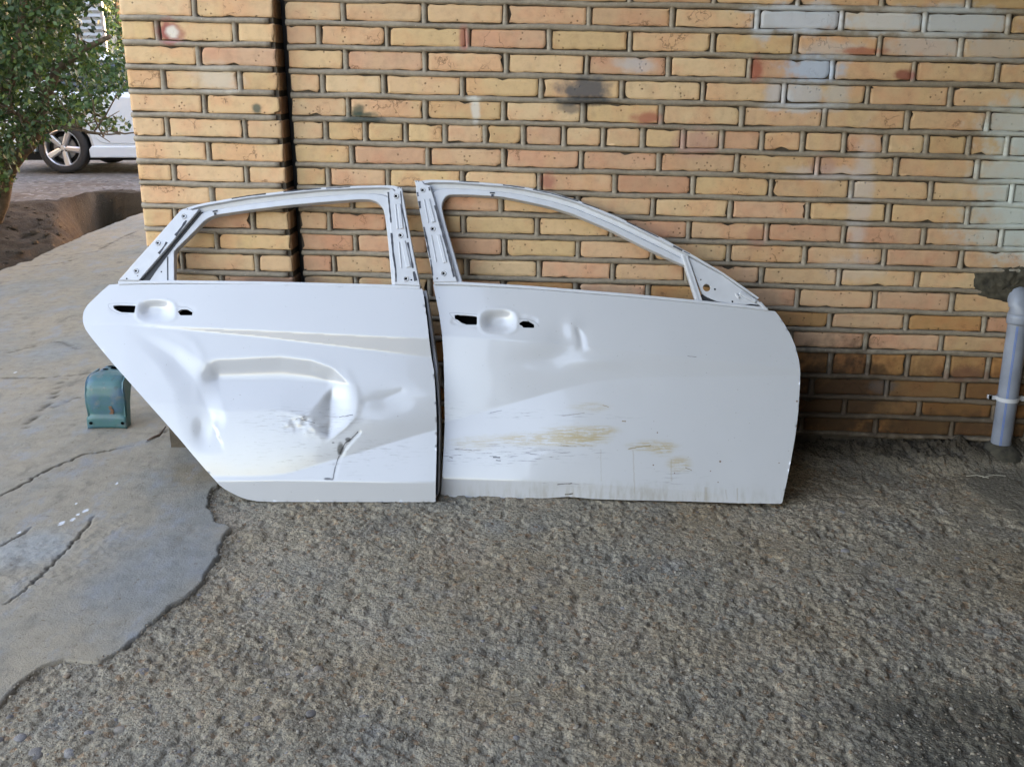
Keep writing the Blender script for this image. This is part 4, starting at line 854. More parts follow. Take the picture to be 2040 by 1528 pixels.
# door uprights: cover plates with stamped ribs, bosses and torn tape
def pillar_cover(fr, par, poly, bosses, ribs, tapes, dots, z1=.0075):
    o = plate(fr, 'pillar_cover', poly, -.012, z1, M_EDGE, par, .002)
    for b in bosses: boss(fr, 'clip_boss', *b, M_EDGE, o, z1)
    for pts, wd, up in ribs:
        mb = MB(); ribbon(fr, pts, wd, z1-.001, z1+up, mb); bevel(mb.build('stamped_rib', M_EDGE, o), .0016, 2)
    for pts, wd in tapes:
        mb = MB(); ribbon(fr, pts, wd, z1-.0005, z1+.0008, mb, .45); mb.build('torn_tape', M_SEAL, o)
    mb = MB()
    for d in dots: dot(fr, mb, d[0], d[1], d[2], z1+.0006)
    if dots: mb.build('drilled_hole', M_BLACK, o)
S8 = lambda pts: Z(pts, 720, 340, 5.879)
pillar_cover(FR, rear, [(786, 568), (777.5, 440), (774.5, 384), (779, 377.5), (783.5, 379), (788, 383), (789, 375), (801, 374.3), (815, 455), (824.6, 506), (837.5, 571)], [(789.4, 392.7), (798.2, 470.6), (809.3, 556.9)],
    [(S8([(398, 400), (428, 695)]), 3.2, .0025), (S8([(440, 400), (475, 690)]), 7, .004), (S8([(440, 840), (470, 1148)]), 3.2, .0025), (S8([(490, 830), (555, 1140)]), 9, .0035)],
    [(S8([(317, 262), (330, 420), (350, 620)]), 3.0), (S8([(355, 740), (375, 980), (405, 1170), (408, 1310)]), 3.4), (S8([(462, 250), (480, 470), (520, 640), (545, 800)]), 2.6), (S8([(545, 850), (580, 1010), (605, 1150)]), 3.2), (S8([(615, 1190), (640, 1298)]), 5.5)], [(820, 559, 1.9), (793.5, 374.9+1.8, 1.1), (798.5, 376.4, 1.1)])
pillar_cover(FF, front, [(826.2, 361), (829, 372), (839, 433.5), (852, 500), (864.8, 563.6), (911.5, 562.5), (880, 450), (866, 399.5), (857, 371), (846, 369), (842, 362)], [(842.5, 380.8), (862.5, 457.9), (884, 546.3)],
    [(S8([(735, 345), (787, 620)]), 3.2, .0025), (S8([(782, 345), (850, 615)]), 7, .004), (S8([(820, 765), (878, 1078)]), 3.2, .0025), (S8([(905, 765), (983, 1085)]), 7, .004)],
    [(S8([(660, 265), (668, 310)]), 2.6), (S8([(682, 368), (692, 450)]), 4.4), (S8([(735, 670), (775, 850), (808, 1030)]), 3.2), (S8([(815, 1050), (840, 1240)]), 2.6), (S8([(862, 418), (935, 680), (1010, 950), (1088, 1252)]), 3.2), (S8([(793, 205), (803, 245)]), 2.6)], [(871.4, 556, 1.9), (829.5, 363.5, 1.1), (834.5, 363.3, 1.1)])
o = plate(FR, 'pillar_cover', [(238, 559.5), (300, 490), (361.7, 420), (368, 417.5), (386, 420), (398.5, 418), (396, 422), (340, 489), (278, 560.5)], -.012, .0085, M_EDGE, rear, .002)
for b in ((368, 433), (316.5, 486), (273, 541.5)): boss(FR, 'clip_boss', *b, M_EDGE, o, .0085, 6.2, 2.0)
mb = MB()
for d in ((254.5, 556.5, 1.8), (276, 551, 1.2), (375, 416.5+2, 1.2)): dot(FR, mb, *d, .0092)
mb.build('drilled_hole', M_BLACK, o)
for a, b in (((351, 471), (373, 441)), ((318, 507), (334, 484))):
    mb = MB(); ribbon(FR, [a, ((a[0]+b[0])/2+1, (a[1]+b[1])/2), b], 4.2, .008, .0095, mb, .6); mb.build('torn_tape', M_SEAL, o)
plate(FR, 'glass_run_channel', [(277, 561), (340, 489), (396, 422), (403, 422), (347, 489.5), (296, 557), (294, 561)], -.028, -.0065, M_RUBBER, rear, 0)
q_ = plate(FR, 'quarter_panel', [(295, 560.5), (333, 511), (333, 560.5)], -.024, -.005, M_EDGE, rear, .001)
mb = MB(); dot(FR, mb, 320.5, 541, 1.8, -.0046); mb.build('drilled_hole', M_BLACK, q_)
mb = MB(); ribbon(FR, [(333, 511), (333.4, 560.5)], 2.4, -.0045, -.0035, mb); mb.build('seal_strip', M_SEAL, q_)
plate(FR, 'divider_bar', [(334.5, 510), (346, 498), (346.3, 561), (334.5, 561)], -.03, -.003, M_EDGE, rear, .0015)
for fr, par, (px, py), ang in ((FR, rear, (427.5, 420), -.17), (FF, front, (980.5, 383.5), .03)):       # slotted holes in the headers
    mb = MB(); ribbon(fr, [(px-5, py+5*math.sin(ang)*-1), (px+5, py-5*math.sin(ang)*-1)], 2.6, -.0065, -.0050, mb); ribbon(fr, [(px, py+3), (px+.3, py+8)], 4.5, -.0065, -.0050, mb); mb.build('slotted_hole', M_SEAL, par)
for fr, par, L in ((FR, rear, (([(462, 396.5), (495, 391), (530, 387)], 2.2), ([(565, 383), (600, 379.5), (640, 376.2)], 2.0), ([(650, 376), (698, 373)], 1.6))), (FF, front, (([(915, 362), (955, 364)], 1.6), ([(1002, 369.5), (1045, 375)], 1.8), ([(1062, 378.5), (1098, 386), (1152, 401.6)], 1.9), ([(1160, 405), (1194, 417)], 1.8), ([(1248, 442), (1312, 473.5)], 2.0), ([(1341, 490.5), (1359, 500)], 3.2), ([(1362, 501.5), (1374, 507)], 1.8)))):
    for pts, wd in L:
        mb = MB(); ribbon(fr, pts, wd, .0015, .0030, mb, .3); mb.build('torn_tape', M_SEAL, par)
# front door: divider bar, mirror corner plate
d_ = plate(FF, 'divider_bar', [(1357.5, 508), (1371, 510), (1400.5, 602), (1387, 600.5)], -.026, .001, M_EDGE, front, .0015)
mb = MB(); ribbon(FF, [(1362, 511), (1391, 599)], 2.0, .0008, .0028, mb); ribbon(FF, [(1369, 513), (1397.5, 599)], 1.8, .0008, .0022, mb); mb.build('ridge', M_EDGE, d_)
import bmesh
def holed(fr, name, poly, holes, z0, z1, mat, par):
    P2 = [fr(*q) for q in poly]; loops = [P2]+[[(fr(x, y)[0]+r*.00146*math.cos(a), fr(x, y)[1]+r*.00146*math.sin(a)) for a in np.linspace(0, 2*math.pi, 17)[:-1]] for x, y, r in holes]
    pts, ed = [], []
    for l in loops: b = len(pts); pts += l; ed += [(b+i, b+(i+1) % len(l)) for i in range(len(l))]
    V, _, Fc, _, _, _ = geometry.delaunay_2d_cdt([Vector(p) for p in pts], ed, [], 0, 1e-6); Fc = [f for f in Fc if inside(np.array(sum(V[i].x for i in f)/3), np.array(sum(V[i].y for i in f)/3), P2) and not any(inside(np.array(sum(V[i].x for i in f)/3), np.array(sum(V[i].y for i in f)/3), l) for l in loops[1:])]
    o = mesh(name, [(v.x, v.y, z1) for v in V], Fc, mat, par); bm = bmesh.new(); bm.from_mesh(o.data); be = [e for e in bm.edges if e.is_boundary]; r_ = bmesh.ops.extrude_edge_only(bm, edges=be)
    for q in r_['geom']:
        if isinstance(q, bmesh.types.BMVert): q.co.z = z0
    bmesh.ops.recalc_face_normals(bm, faces=bm.faces); bm.to_mesh(o.data); bm.free(); return o
s_ = holed(FF, 'mirror_corner_plate', [(1372, 512), (1405, 530), (1440, 549), (1500, 592), (1513, 600), (1509, 607), (1480, 606), (1454, 604), (1428.5, 600), (1410, 592), (1399, 585)], [(1408.3, 572.6, 8.8)], -.016, -.0045, M_EDGE, front)
mb = MB(); dot(FF, mb, 1424.6, 576, 2.4, -.0040); dot(FF, mb, 1459.5, 600.5, 2.2, -.0040); dot(FF, mb, 1396.5, 557, 1.6, -.0040); mb.build('drilled_hole', M_BLACK, s_)
mb = MB(); ribbon(FF, [(1466, 585), (1473, 594)], 5, -.005, -.0005, mb); ribbon(FF, [(1474, 583), (1488, 592), (1506, 601)], 8, -.005, .0015, mb); bevel(mb.build('stamped_rib', M_EDGE, s_), .0018, 2)
plate(FF, 'rubber_seal', [(1399, 585), (1410, 592), (1428.5, 600), (1456, 605), (1480, 606.5), (1513, 606), (1515, 614), (1450, 608), (1400, 603)], -.03, -.008, M_RUBBER, front, 0)
plate(FF, 'rubber_seal', [(1485, 607.5), (1495, 606), (1508, 608), (1516, 613.5), (1500, 612.5)], -.008, .0035, M_RUBBER, front, .001)
plate(FF, 'corner_bracket', [(1508, 603), (1516, 602), (1531, 618.5), (1519, 615)], -.02, .006, M_EDGE, front, .002)
#@@THINGS
# ------------------------------------------------------------------ drain pipe by the wall
M_PVC = plain('grey_pvc', (.225, .245, .285), .42, nscale=9, namt=.25)
M_CLIP = plain('white_plastic', (.52, .52, .53), .45, nscale=20, namt=.08)
M_BLUE = plain('blue_print', (.045, .15, .46), .45)
M_CEM = plain('cement_patch', (.062, .053, .036), .95, nscale=40, namt=.6, bump=1.)
pb = on_ground(1989, 917, .0); pr = .0335; gz = float(z_rough(pb[0], pb[1])+z_wall_toe(pb[0], pb[1]-.03))
pipe = empty('drain_pipe', tuple(pb)); tag(pipe, 'grey plastic drain pipe with blue lines at the right end of the brick wall', 'drain pipe', kind='thing')
zt = at_y(2028, 625, pb[1])[2]; wy = D0-YAW*pb[0]-pb[1]
mb = MB(); K = 28; prof = [(pr, -.02), (pr, zt-.02)]
def lathe(mb, prof, K=28, cx=0, cy=0, m=0):
    v = [(cx+r*math.cos(2*math.pi*k/K), cy+r*math.sin(2*math.pi*k/K), z) for r, z in prof for k in range(K)]
    mb.add(v, [(i*K+k, i*K+(k+1) % K, (i+1)*K+(k+1) % K, (i+1)*K+k) for i in range(len(prof)-1) for k in range(K)], m)
lathe(mb, prof); mb.build('pipe', M_PVC, pipe, True)
mb = MB(); lathe(mb, [(pr, zt-.035), (pr+.0045, zt-.034), (pr+.0055, zt-.026), (pr+.0055, zt-.012), (pr+.004, zt), (pr+.001, zt+.001)]); mb.build('socket_ring', M_PVC, pipe, True)
mb = MB(); lathe(mb, [(pr+.050, gz-.02), (pr+.026, gz+.004), (pr+.012, gz+.016), (pr+.004, gz+.022), (pr, gz+.023)]); mb.build('cement_collar', M_CEM, pipe, True)
mb = MB(); pts = [(0, 0, zt-.005)]+[(.0, .052*(1-math.cos(a)), zt+.006+.052*math.sin(a)) for a in np.linspace(0, math.pi/2, 9)]+[(0, wy+.03, zt+.058)]
mb.tube(pts, [pr+.003]*len(pts), 24); mb.build('elbow', M_PVC, pipe, True)
mb = MB(); mb.tube([(0, .050, zt+.058), (0, .060, zt+.058)], [pr+.007]*2, 24); mb.build('socket_ring', M_PVC, pipe, True)
for a0 in (-2.13, -2.01):
    mb = MB(); w_ = .055; n = 30; v = []
    for i in range(n):
        z = .002+(zt-.04)*i/(n-1)
        for a in (a0-w_/2, a0+w_/2): v.append(((pr+.0006)*math.cos(a), (pr+.0006)*math.sin(a), z))
    mb.add(v, [(2*i, 2*i+1, 2*i+3, 2*i+2) for i in range(n-1)]); mb.build('blue_line', M_BLUE, pipe)
zc = at_y(2012, 793, pb[1])[2]
mb = MB(); lathe(mb, [(pr+.0005, zc-.008), (pr+.004, zc-.008), (pr+.004, zc+.006), (pr+.0005, zc+.006)]); mb.box((-pr-.026, .004, zc-.007), (-pr+.004, .012, zc+.006)); mb.box((-pr-.026, .004, zc-.007), (-pr-.018, wy-.006, zc+.006)); mb.box((pr-.004, -.004, zc-.008), (pr+.020, .004, zc+.006)); mb.box((pr+.012, -.007, zc-.009), (pr+.022, .008, zc+.007)); mb.box((-.014, pr-.002, zc-.007), (.014, wy-.001, zc+.006))
bevel(mb.build('pipe_clip', M_CLIP, pipe), .0012, 1)
# rough cement smeared round the pipe's hole in the wall
pc_ = loc(on_wall(2018, 570)); poly = [loc(on_wall(*q)) for q in [(1938, 545), (1952, 540), (1975, 537), (2000, 533), (2040, 526), (2075, 540), (2090, 590), (2060, 612), (2010, 606), (1985, 598), (1960, 594), (1945, 588), (1935, 570)]]
P = resample(np.array(poly+poly[:1]), 61)[:-1]; cen = P.mean(0); mb = MB(); v = [(cen[0], -.020, cen[1])]; nr = 16
for k in range(1, nr+1):
    for q in P:
        t = k/nr; u = cen+(q-cen)*t*(1+.03*(vnoise(q[0]*60, q[1]*60, 5)-.5)*(k == nr)); hgt = .013*(1-t**3)+.020*(fbm(u[0]*64, u[1]*64, 7, 4, .7)-.5)*(k < nr)
        v.append((u[0], -hgt+.004*(k == nr), u[1]))
n = len(P); f = [(0, 1+(i+1) % n, 1+i) for i in range(n)]+[(1+k*n+i, 1+k*n+(i+1) % n, 1+(k+1)*n+(i+1) % n, 1+(k+1)*n+i) for k in range(nr-1) for i in range(n)]
o = mesh('cement_patch', v, f, M_CEM, None, True); o.matrix_world = WM; tag(o, 'rough dark cement smeared on the bricks round the pipe elbow', 'cement patch', kind='thing')
# ------------------------------------------------------------------ green casting on the slab
g = NT('green_enamel'); p = g.obj(); nz = g.noise(p, 22, 5, .65); big = g.noise(p, 9, 3)
c = g.mix(g.mapr(big, .4, .65), (.030, .105, .105), (.045, .10, .155))
c = g.mix(g.mapr(nz, .52, .68, 0, .7), c, (.12, .135, .125)); c = g.mix(g.mapr(g.noise(p, 55, 4, .7), .56, .70, 0, .5), c, (.035, .055, .05)); c = g.mix(g.mapr(g.noise(p, 40, 4, .7), .66, .74, 0, .8), c, (.13, .065, .035))
M_GREEN = g.set(c, .42, normal=g.bump(nz, .25, .002), spec=.45)
ba = on_ground(174, 853, .016); bb = on_ground(253, 853, .016); W = bb[0]-ba[0]; GX = (ba[0]+bb[0])/2; GY = ba[1]
k_ = W/79.
cast = empty('machine_cover', (GX, GY, .016)); tag(cast, 'green cast metal cover with bolt holes lying on the concrete behind the dented door', 'machine cover', kind='thing')
hw = W/2
# cross-section from the front foot up over the shoulder to the top plate (depth, height); x half-width varies
PRF = [(.0, 0, 1.0), (.0, 22*k_, 1.0), (.004, 24*k_, 1.0), (.001, 45*k_, 1.04), (.0, 66*k_, 1.02), (.006, 84*k_, .97), (.020, 97*k_, .90), (.042, 103*k_, .80), (.070, 105*k_, .64), (.125, 106*k_, .60), (.160, 106*k_, .58)]
SMP = resample([(a, b) for a, b, c in PRF], 40); wv = np.interp(np.linspace(0, 1, 40), np.linspace(0, 1, len(PRF)), [c for a, b, c in PRF])
NXs = 17; v = []
for (d, z), wk in zip(SMP, wv):
    for i in range(NXs):
        s = -1+2*i/(NXs-1); curve = .016*(abs(s)**3.5)*(1 if z > 23*k_ else .3); v.append((s*hw*wk, d+curve+.003*math.cos(s*2.2), z-.004*abs(s)**4))
nv = len(v); th = .009; v += [(x*.95, y+th, max(z-th*.5, 0)) for x, y, z in v]
f = [(r*NXs+i, r*NXs+i+1, (r+1)*NXs+i+1, (r+1)*NXs+i) for r in range(39) for i in range(NXs-1)]; f += [tuple(nv+q for q in t[::-1]) for t in f]
rimv = [r*NXs for r in range(40)]; rimr = [r*NXs+NXs-1 for r in range(40)]
f += [(rimv[i], rimv[i+1], rimv[i+1]+nv, rimv[i]+nv) for i in range(39)]+[(rimr[i+1], rimr[i], rimr[i]+nv, rimr[i+1]+nv) for i in range(39)]+[(i+1, i, i+nv, i+1+nv) for i in range(NXs-1)]+[(39*NXs+i, 39*NXs+i+1, 39*NXs+i+1+nv, 39*NXs+i+nv) for i in range(NXs-1)]
mesh('cover_shell', v, f, M_GREEN, cast, True)
for s in (1, -1):                                                 # side cheeks, cut away in a curve at the back
    pr_ = [(.004, 0), (.050, 0), (.056, 20*k_), (.066, 45*k_), (.088, 70*k_), (.125, 92*k_), (.150, 103*k_), (.070, 103*k_), (.042, 101*k_), (.020, 94*k_), (.008, 82*k_), (.006, 50*k_)]
    mb = MB(); a = [(s*hw*.95, y+.004, z-.003) for y, z in pr_]; b = [(s*hw*.86, y+.006, z-.004) for y, z in pr_]; nn = len(a)
    mb.add(a+b, [tuple(range(nn)) if s < 0 else tuple(range(nn-1, -1, -1)), tuple(range(2*nn-1, nn-1, -1)) if s < 0 else tuple(range(nn, 2*nn))]+[((i+1) % nn, i, nn+i, nn+(i+1) % nn) if s < 0 else (i, (i+1) % nn, nn+(i+1) % nn, nn+i) for i in range(nn)]); mb.build('side_cheek', M_GREEN, cast)
mb = MB()
for x, z in ((-.79*hw, 10.5*k_), (.80*hw, 10.5*k_)):
    n = 14; yy = -.0008+.016*abs(x/hw)**3.5*.3+.003*math.cos(x/hw*2.2); mb.add([(x+3.6*k_*math.cos(a), yy-.0012, z+3.0*k_*math.sin(a)) for a in np.linspace(0, 6.283, n+1)[:-1]], [tuple(range(n))])
for x, y, rx in ((-.30*hw, .105, 6), (-.24*hw, .146, 6), (.22*hw, .128, 15)):
    n = 16; mb.add([(x+rx*k_*math.cos(a), y+rx*.75*k_*math.sin(a), 106*k_+.0012) for a in np.linspace(0, 6.283, n+1)[:-1]], [tuple(range(n))])
mb.build('bolt_hole', M_BLACK, cast)
M_RUST = plain('rust_number', (.20, .10, .055), .9, nscale=160, namt=.5)
mb = MB()
for x, z, w2, h2 in ((.28*hw, 40*k_, 3.2*k_, 1.2*k_), (.30*hw, 36*k_, 1.2*k_, 3.2*k_), (.38*hw, 35*k_, 1.2*k_, 4*k_), (.30*hw, 31*k_, 3.6*k_, 1.1*k_), (.27*hw, 44*k_, 2.8*k_, 1.1*k_)): mb.box((x-w2, -.0005, z-h2), (x+w2, .006, z+h2))
mb.build('cast_number', M_RUST, cast)
# dry twig and leaf by the dented door
M_TWIG = plain('dry_twig', (.10, .06, .04), .9)
q0 = on_ground(293, 877, .02); q1 = on_ground(318, 866, .026); q2 = on_ground(330, 850, .035)
mb = MB(); mb.tube([q0, (q0+q1)/2+np.array([.002, 0, .002]), q1, q2], [.002, .004, .0045, .003], 6); tag(mb.build('dry_twig', M_TWIG, None, True), 'curled dry brown twig on the slab just under the dented door edge', 'twig', kind='thing')
M_STRAW = plain('straw', (.50, .46, .36), .7)
for i, (a, b, L) in enumerate((((1925, 948), (1970, 952), 'pale straw on the cement below the pipe, nearest the pipe foot'), ((1958, 951), (2003, 948), 'pale straw lying across the cement right of the pipe foot'))):
    A, B = on_ground(*a, .012), on_ground(*b, .010); mb = MB(); mb.tube([A, (A+B)/2+np.array([0, .006, .004]), B], [.0011]*3, 5); tag(mb.build('straw', M_STRAW), L, 'straw', 'straws by the pipe', 'thing')
# ------------------------------------------------------------------ tree beside the trench
g = NT('leaf'); p = g.pos(); rnd = g.n('ShaderNodeNewGeometry').outputs['Random Per Island']; nz = g.noise(p, 3.0, 3)
c = g.ramp(rnd, [(0, (.022, .044, .015)), (.35, (.040, .076, .026)), (.7, (.068, .118, .050)), (.92, (.105, .150, .045)), (1, (.15, .16, .035))]); c = g.mix(g.mapr(nz, .35, .65), c, g.mix(1., c, (.75, .95, 1.0), 'MULTIPLY'))
g.set(c, .42, spec=.45); g.b.inputs['Subsurface Weight'].default_value = 0
tr = g.n('ShaderNodeBsdfTranslucent'); g.put(tr.inputs[0], g.mix(1., c, (1.3, 1.35, .5), 'MULTIPLY')); ms = g.n('ShaderNodeMixShader'); ms.inputs[0].default_value = .22
g.t.links.new(g.b.outputs[0], ms.inputs[1]); g.t.links.new(tr.outputs[0], ms.inputs[2]); g.t.links.new(ms.outputs[0], g.t.nodes['Material Output'].inputs[0]); M_LEAF = g.m
M_BARK = plain('bark', (.105, .075, .05), .95, nscale=26, namt=.45, bump=.8)
def leaves(name, cen, size, mat, parent, up=.55, droop=.3):
    """many small folded leaf blades, one joined mesh"""
    n = len(cen); d = rng.normal(0, 1, (n, 3)); d[:, 2] -= droop*1.2; d /= np.linalg.norm(d, axis=1)[:, None]
    nn = rng.normal(0, 1, (n, 3)); nn[:, 2] += up*2.2; nn[:, 1] -= .5; s = np.cross(nn, d); s /= np.linalg.norm(s, axis=1)[:, None]; nn = np.cross(d, s)
    L = size*rng.uniform(.7, 1.35, n)[:, None]; Wd = L*.30
    V = np.stack([cen, cen+d*L*.42+s*Wd+nn*L*.07, cen+d*L, cen+d*L*.42-s*Wd+nn*L*.07, cen+d*L*.42-nn*L*.02], 1).astype(np.float32)
    b = (np.arange(n)*5)[:, None]; Fq = np.concatenate([b+[0, 1, 4], b+[1, 2, 4], b+[4, 2, 3], b+[0, 4, 3]], 1).reshape(-1, 3)
    me = bpy.data.meshes.new(name); me.vertices.add(n*5); me.vertices.foreach_set('co', V.ravel()); me.loops.add(Fq.size); me.loops.foreach_set('vertex_index', Fq.astype(np.int32).ravel()); me.polygons.add(len(Fq))
    me.polygons.foreach_set('loop_start', np.arange(0, Fq.size, 3, dtype=np.int32)); me.update(calc_edges=True); return tag(link(name, me, mat, parent), kind='stuff')
def P3(px, py, y): return np.array(at_y(px, py, y))
tb = P3(-6, 425, 9.3); tree = empty('tree', (float(tb[0]), float(tb[1]), 0)); tag(tree, 'leafy green tree leaning over the trench at the left edge, before the white car', 'tree', kind='thing')
T0 = np.array([tb[0], tb[1], 0.])
LIMBS = [([(-14, 440, 9.3), (4, 400, 9.25), (12, 350, 9.2), (30, 322, 9.1), (62, 285, 9.0), (75, 240, 8.9), (85, 190, 8.9), (110, 135, 8.8), (165, 92, 8.7), (215, 70, 8.6)], .075, .018),
 ([(12, 350, 9.2), (0, 300, 9.2), (-30, 230, 9.2), (-60, 120, 9.2), (-80, -40, 9.3), (-90, -160, 9.3)], .07, .03), ([(0, 300, 9.2), (40, 250, 9.3), (90, 225, 9.4), (150, 205, 9.5), (215, 235, 9.5)], .032, .010),
 ([(-30, 230, 9.2), (20, 170, 8.9), (40, 90, 8.7), (50, 0, 8.6), (60, -110, 8.6)], .05, .02), ([(85, 190, 8.9), (60, 130, 9.3), (100, 40, 9.6), (130, -80, 9.7)], .03, .012), ([(-60, 120, 9.2), (-130, 60, 9.), (-200, 10, 8.9)], .04, .015), ([(75, 240, 8.9), (120, 255, 8.7), (170, 262, 8.5), (232, 262, 8.4)], .016, .006), ([(62, 285, 9.0), (50, 240, 8.8), (20, 215, 8.6), (-20, 190, 8.5)], .025, .01)]
mb = MB(); LP = []
for pts, r0, r1 in LIMBS:
    Q = resample(np.array([P3(*q) for q in pts]), 26)-T0; Q += np.cumsum(rng.normal(0, .004, Q.shape), 0); LP.append(Q); mb.tube(Q, list(np.linspace(r0, r1, 26)), 9)
    for k in range(5, 25, 2):
        dv = rng.normal(0, 1, 3); dv[2] += .3; dv /= np.linalg.norm(dv); L = rng.uniform(.2, .5); S = [Q[k]+dv*L*t+np.array([0, 0, .05*t*t])+rng.normal(0, .01, 3) for t in (0, .35, .7, 1)]; mb.tube(S, [.009, .007, .005, .003], 5, caps=False)
        LP.append(np.array(S))
mb.build('trunk', M_BARK, tree, True)
tw = np.vstack(LP[:]) 
def inpix(P): 
    d = P+T0-ORG; z = d@np.array([0, cT, -sT]); return 1020+F*d[:, 0]/z, 764-F*(d@np.array([0, sT, cT]))/z
CR = [(-260, -330), (300, -330), (275, 40), (250, 90), (262, 160), (262, 178), (212, 196), (235, 232), (262, 238), (258, 258), (205, 262), (160, 246), (140, 262), (95, 258), (85, 290), (60, 296), (34, 330), (22, 372), (-10, 395), (-260, 380)]
HOLE = [((178, 50), 25, 45, .93), ((224, 42), 22, 62, .94), ((200, 115), 12, 14, .7), ((70, 172), 8, 8, .6), ((232, 215), 24, 22, .92), ((195, 228), 26, 14, .5), ((100, 300), 26, 30, .97), ((150, 180), 30, 8, .25)]
cl = []; sz = 0
while sz < 2300:
    px, py = rng.uniform(-250, 285), rng.uniform(-300, 395)
    if not inside(np.array(px), np.array(py), CR): continue
    if any(((px-a)/rx)**2+((py-b)/ry)**2 < 1 and rng.random() < k for (a, b), rx, ry, k in HOLE): continue
    cl.append(P3(px, py, rng.uniform(8.35, 9.9))-T0); sz += 1
cl = np.array(cl); cen = np.repeat(cl, 16, 0)+rng.normal(0, .075, (len(cl)*16, 3))*np.array([1, 1.2, .9])
px, py = inpix(cen); kp_ = inside(px, py, CR)
for (a, b), rx, ry, k in HOLE: kp_ &= ~((((px-a)/rx)**2+((py-b)/ry)**2 < 1) & (rng.random(len(px)) < k))
n_ = 1000; hi = np.repeat(np.stack([rng.uniform(-7.5, -1.9, n_), rng.uniform(6.2, 10.0, n_), rng.uniform(3.7, 5.6, n_)], 1), 16, 0); hi = hi+rng.normal(0, .17, hi.shape)-T0  # leaves overhead, out of view, added to shade the trench and car
leaves('crown', np.vstack([cen[kp_], hi]), np.r_[np.full(int(kp_.sum()), .052), np.full(len(hi), .11)][:, None], M_LEAF, tree)
# ------------------------------------------------------------------ white car on the road behind
g = NT('car_white'); M_CARW = g.set((.66, .77, .88), .2, coat=.3, coatr=.05)
M_TYRE = plain('tyre_rubber', (.03, .03, .032), .8, nscale=30, namt=.2); M_RIM = NT('alloy').set((.62, .62, .63), .28, .85); M_GLASS = NT('car_glass').set((.015, .02, .028), .05, spec=.8); M_DARK = plain('dark_underbody', (.012, .012, .013), .9); M_LAMP = NT('tail_lamp').set((.35, .02, .015), .15); M_DISC = NT('brake_disc').set((.22, .22, .23), .4, .8)
CY = 13.45; wc = at_y(124, 297, CY); WR = .318; RZ = .065
car = empty('parked_car', (wc[0]+1.33, CY, RZ)); tag(car, 'white sedan with five-spoke alloy wheels, parked on the gravel road beyond the trench', 'car', kind='thing')
def arch(cx, r=.365, n=11): return [(cx+r*math.cos(a), WR+r*math.sin(a)) for a in np.linspace(math.pi*.985, .015*math.pi, n)]
side = [(-2.22, .30), (-1.69, .27)]+arch(-1.33)+[(-.96, .255), (.95, .255)]+arch(1.33)+[(1.70, .27), (2.20, .30), (2.26, .55), (2.18, .72), (1.85, .83), (1.0, .965), (.85, .985), (-.4, 1.005), (-1.5, 1.02), (-1.62, 1.03), (-2.15, 1.02), (-2.27, .95), (-2.25, .6)]
side = [(a, b) for a, b in side]
mb = MB(); mb.prism(side, -.0, .88, .05, f=lambda p: (p[0], .88-p[2], p[1])); mb.prism(side, .0, .88, .05, f=lambda p: (p[0], .88+p[2], p[1])); body = mb.build('body', M_CARW, car); body.data.shade_smooth(); body.modifiers.new('es', 'EDGE_SPLIT').split_angle = R(40)
def loftbox(mb, base, top, m=0):
    v = [(*q,) for q in base]+[(*q,) for q in top]; n = len(base); mb.add(v, [tuple(range(n-1, -1, -1)), tuple(range(n, 2*n))]+[(i, (i+1) % n, n+(i+1) % n, n+i) for i in range(n)], m)
mb = MB(); yi = .13; loftbox(mb, [(-1.62, .06, 1.0), (1.02, .06, .98), (1.02, 1.70, .98), (-1.62, 1.70, 1.0)], [(-.95, .06+yi+.08, 1.405), (.25, .06+yi+.08, 1.41), (.25, 1.70-yi-.08, 1.41), (-.95, 1.70-yi-.08, 1.405)]); mb.build('window', M_GLASS, car)
mb = MB(); loftbox(mb, [(-1.02, .22, 1.385), (.33, .22, 1.39), (.33, 1.54, 1.39), (-1.02, 1.54, 1.385)], [(-.85, .30, 1.46), (.12, .30, 1.465), (.12, 1.46, 1.465), (-.85, 1.46, 1.46)]); bevel(mb.build('roof', M_CARW, car), .03, 3)
for yy, s in ((.06, 1), (1.70, -1)):
    for (xa, xb) in (((-1.68, 1.0), (-.97, 1.42)), ((-.30, 1.0), (-.33, 1.42)), ((1.05, .97), (.28, 1.42))):
        mb = MB(); mb.tube([(xa[0], yy, xa[1]), (xb[0], yy+s*.20, xb[1])], [.045, .04], 8); mb.build('pillar', M_CARW, car, True)
mb = MB(); sk = [(-.98, .20), (.97, .20), (.99, .30), (.95, .345), (-.95, .345), (-.985, .30)]
mb.prism(sk, -.02, .018, .012, f=lambda p: (p[0], -p[2], p[1])); mb.build('side_skirt', M_CARW, car); mb = MB(); mb.prism(sk, -.02, .018, .012, f=lambda p: (p[0], 1.76+p[2], p[1])); mb.build('side_skirt', M_CARW, car)
def panel(pts, name):
    mb = MB(); mb.prism(pts, -.03, .010, .012, f=lambda p: (p[0], -p[2], p[1])); return mb.build(name, M_CARW, car)
dr = panel([(-.92, .56), (-.90, .46), (-.84, .395), (-.76, .372), (-.20, .372), (-.19, .95), (-1.02, .965), (-1.05, .85), (-.985, .72)], 'door'); mb = MB(); mb.box((-.98, -.045, .80), (-.78, -.012, .825)); bevel(mb.build('handle', M_CARW, dr), .008, 2)
df = panel([(-.175, .372), (.80, .372), (.87, .42), (.88, .94), (-.165, .95)], 'door'); mb = MB(); mb.box((-.14, -.045, .80), (.06, -.012, .825)); bevel(mb.build('handle', M_CARW, df), .008, 2)
mb = MB(); mb.box((-2.15, .12, .16), (2.15, 1.64, .42)); mb.build('underbody', M_DARK, car)
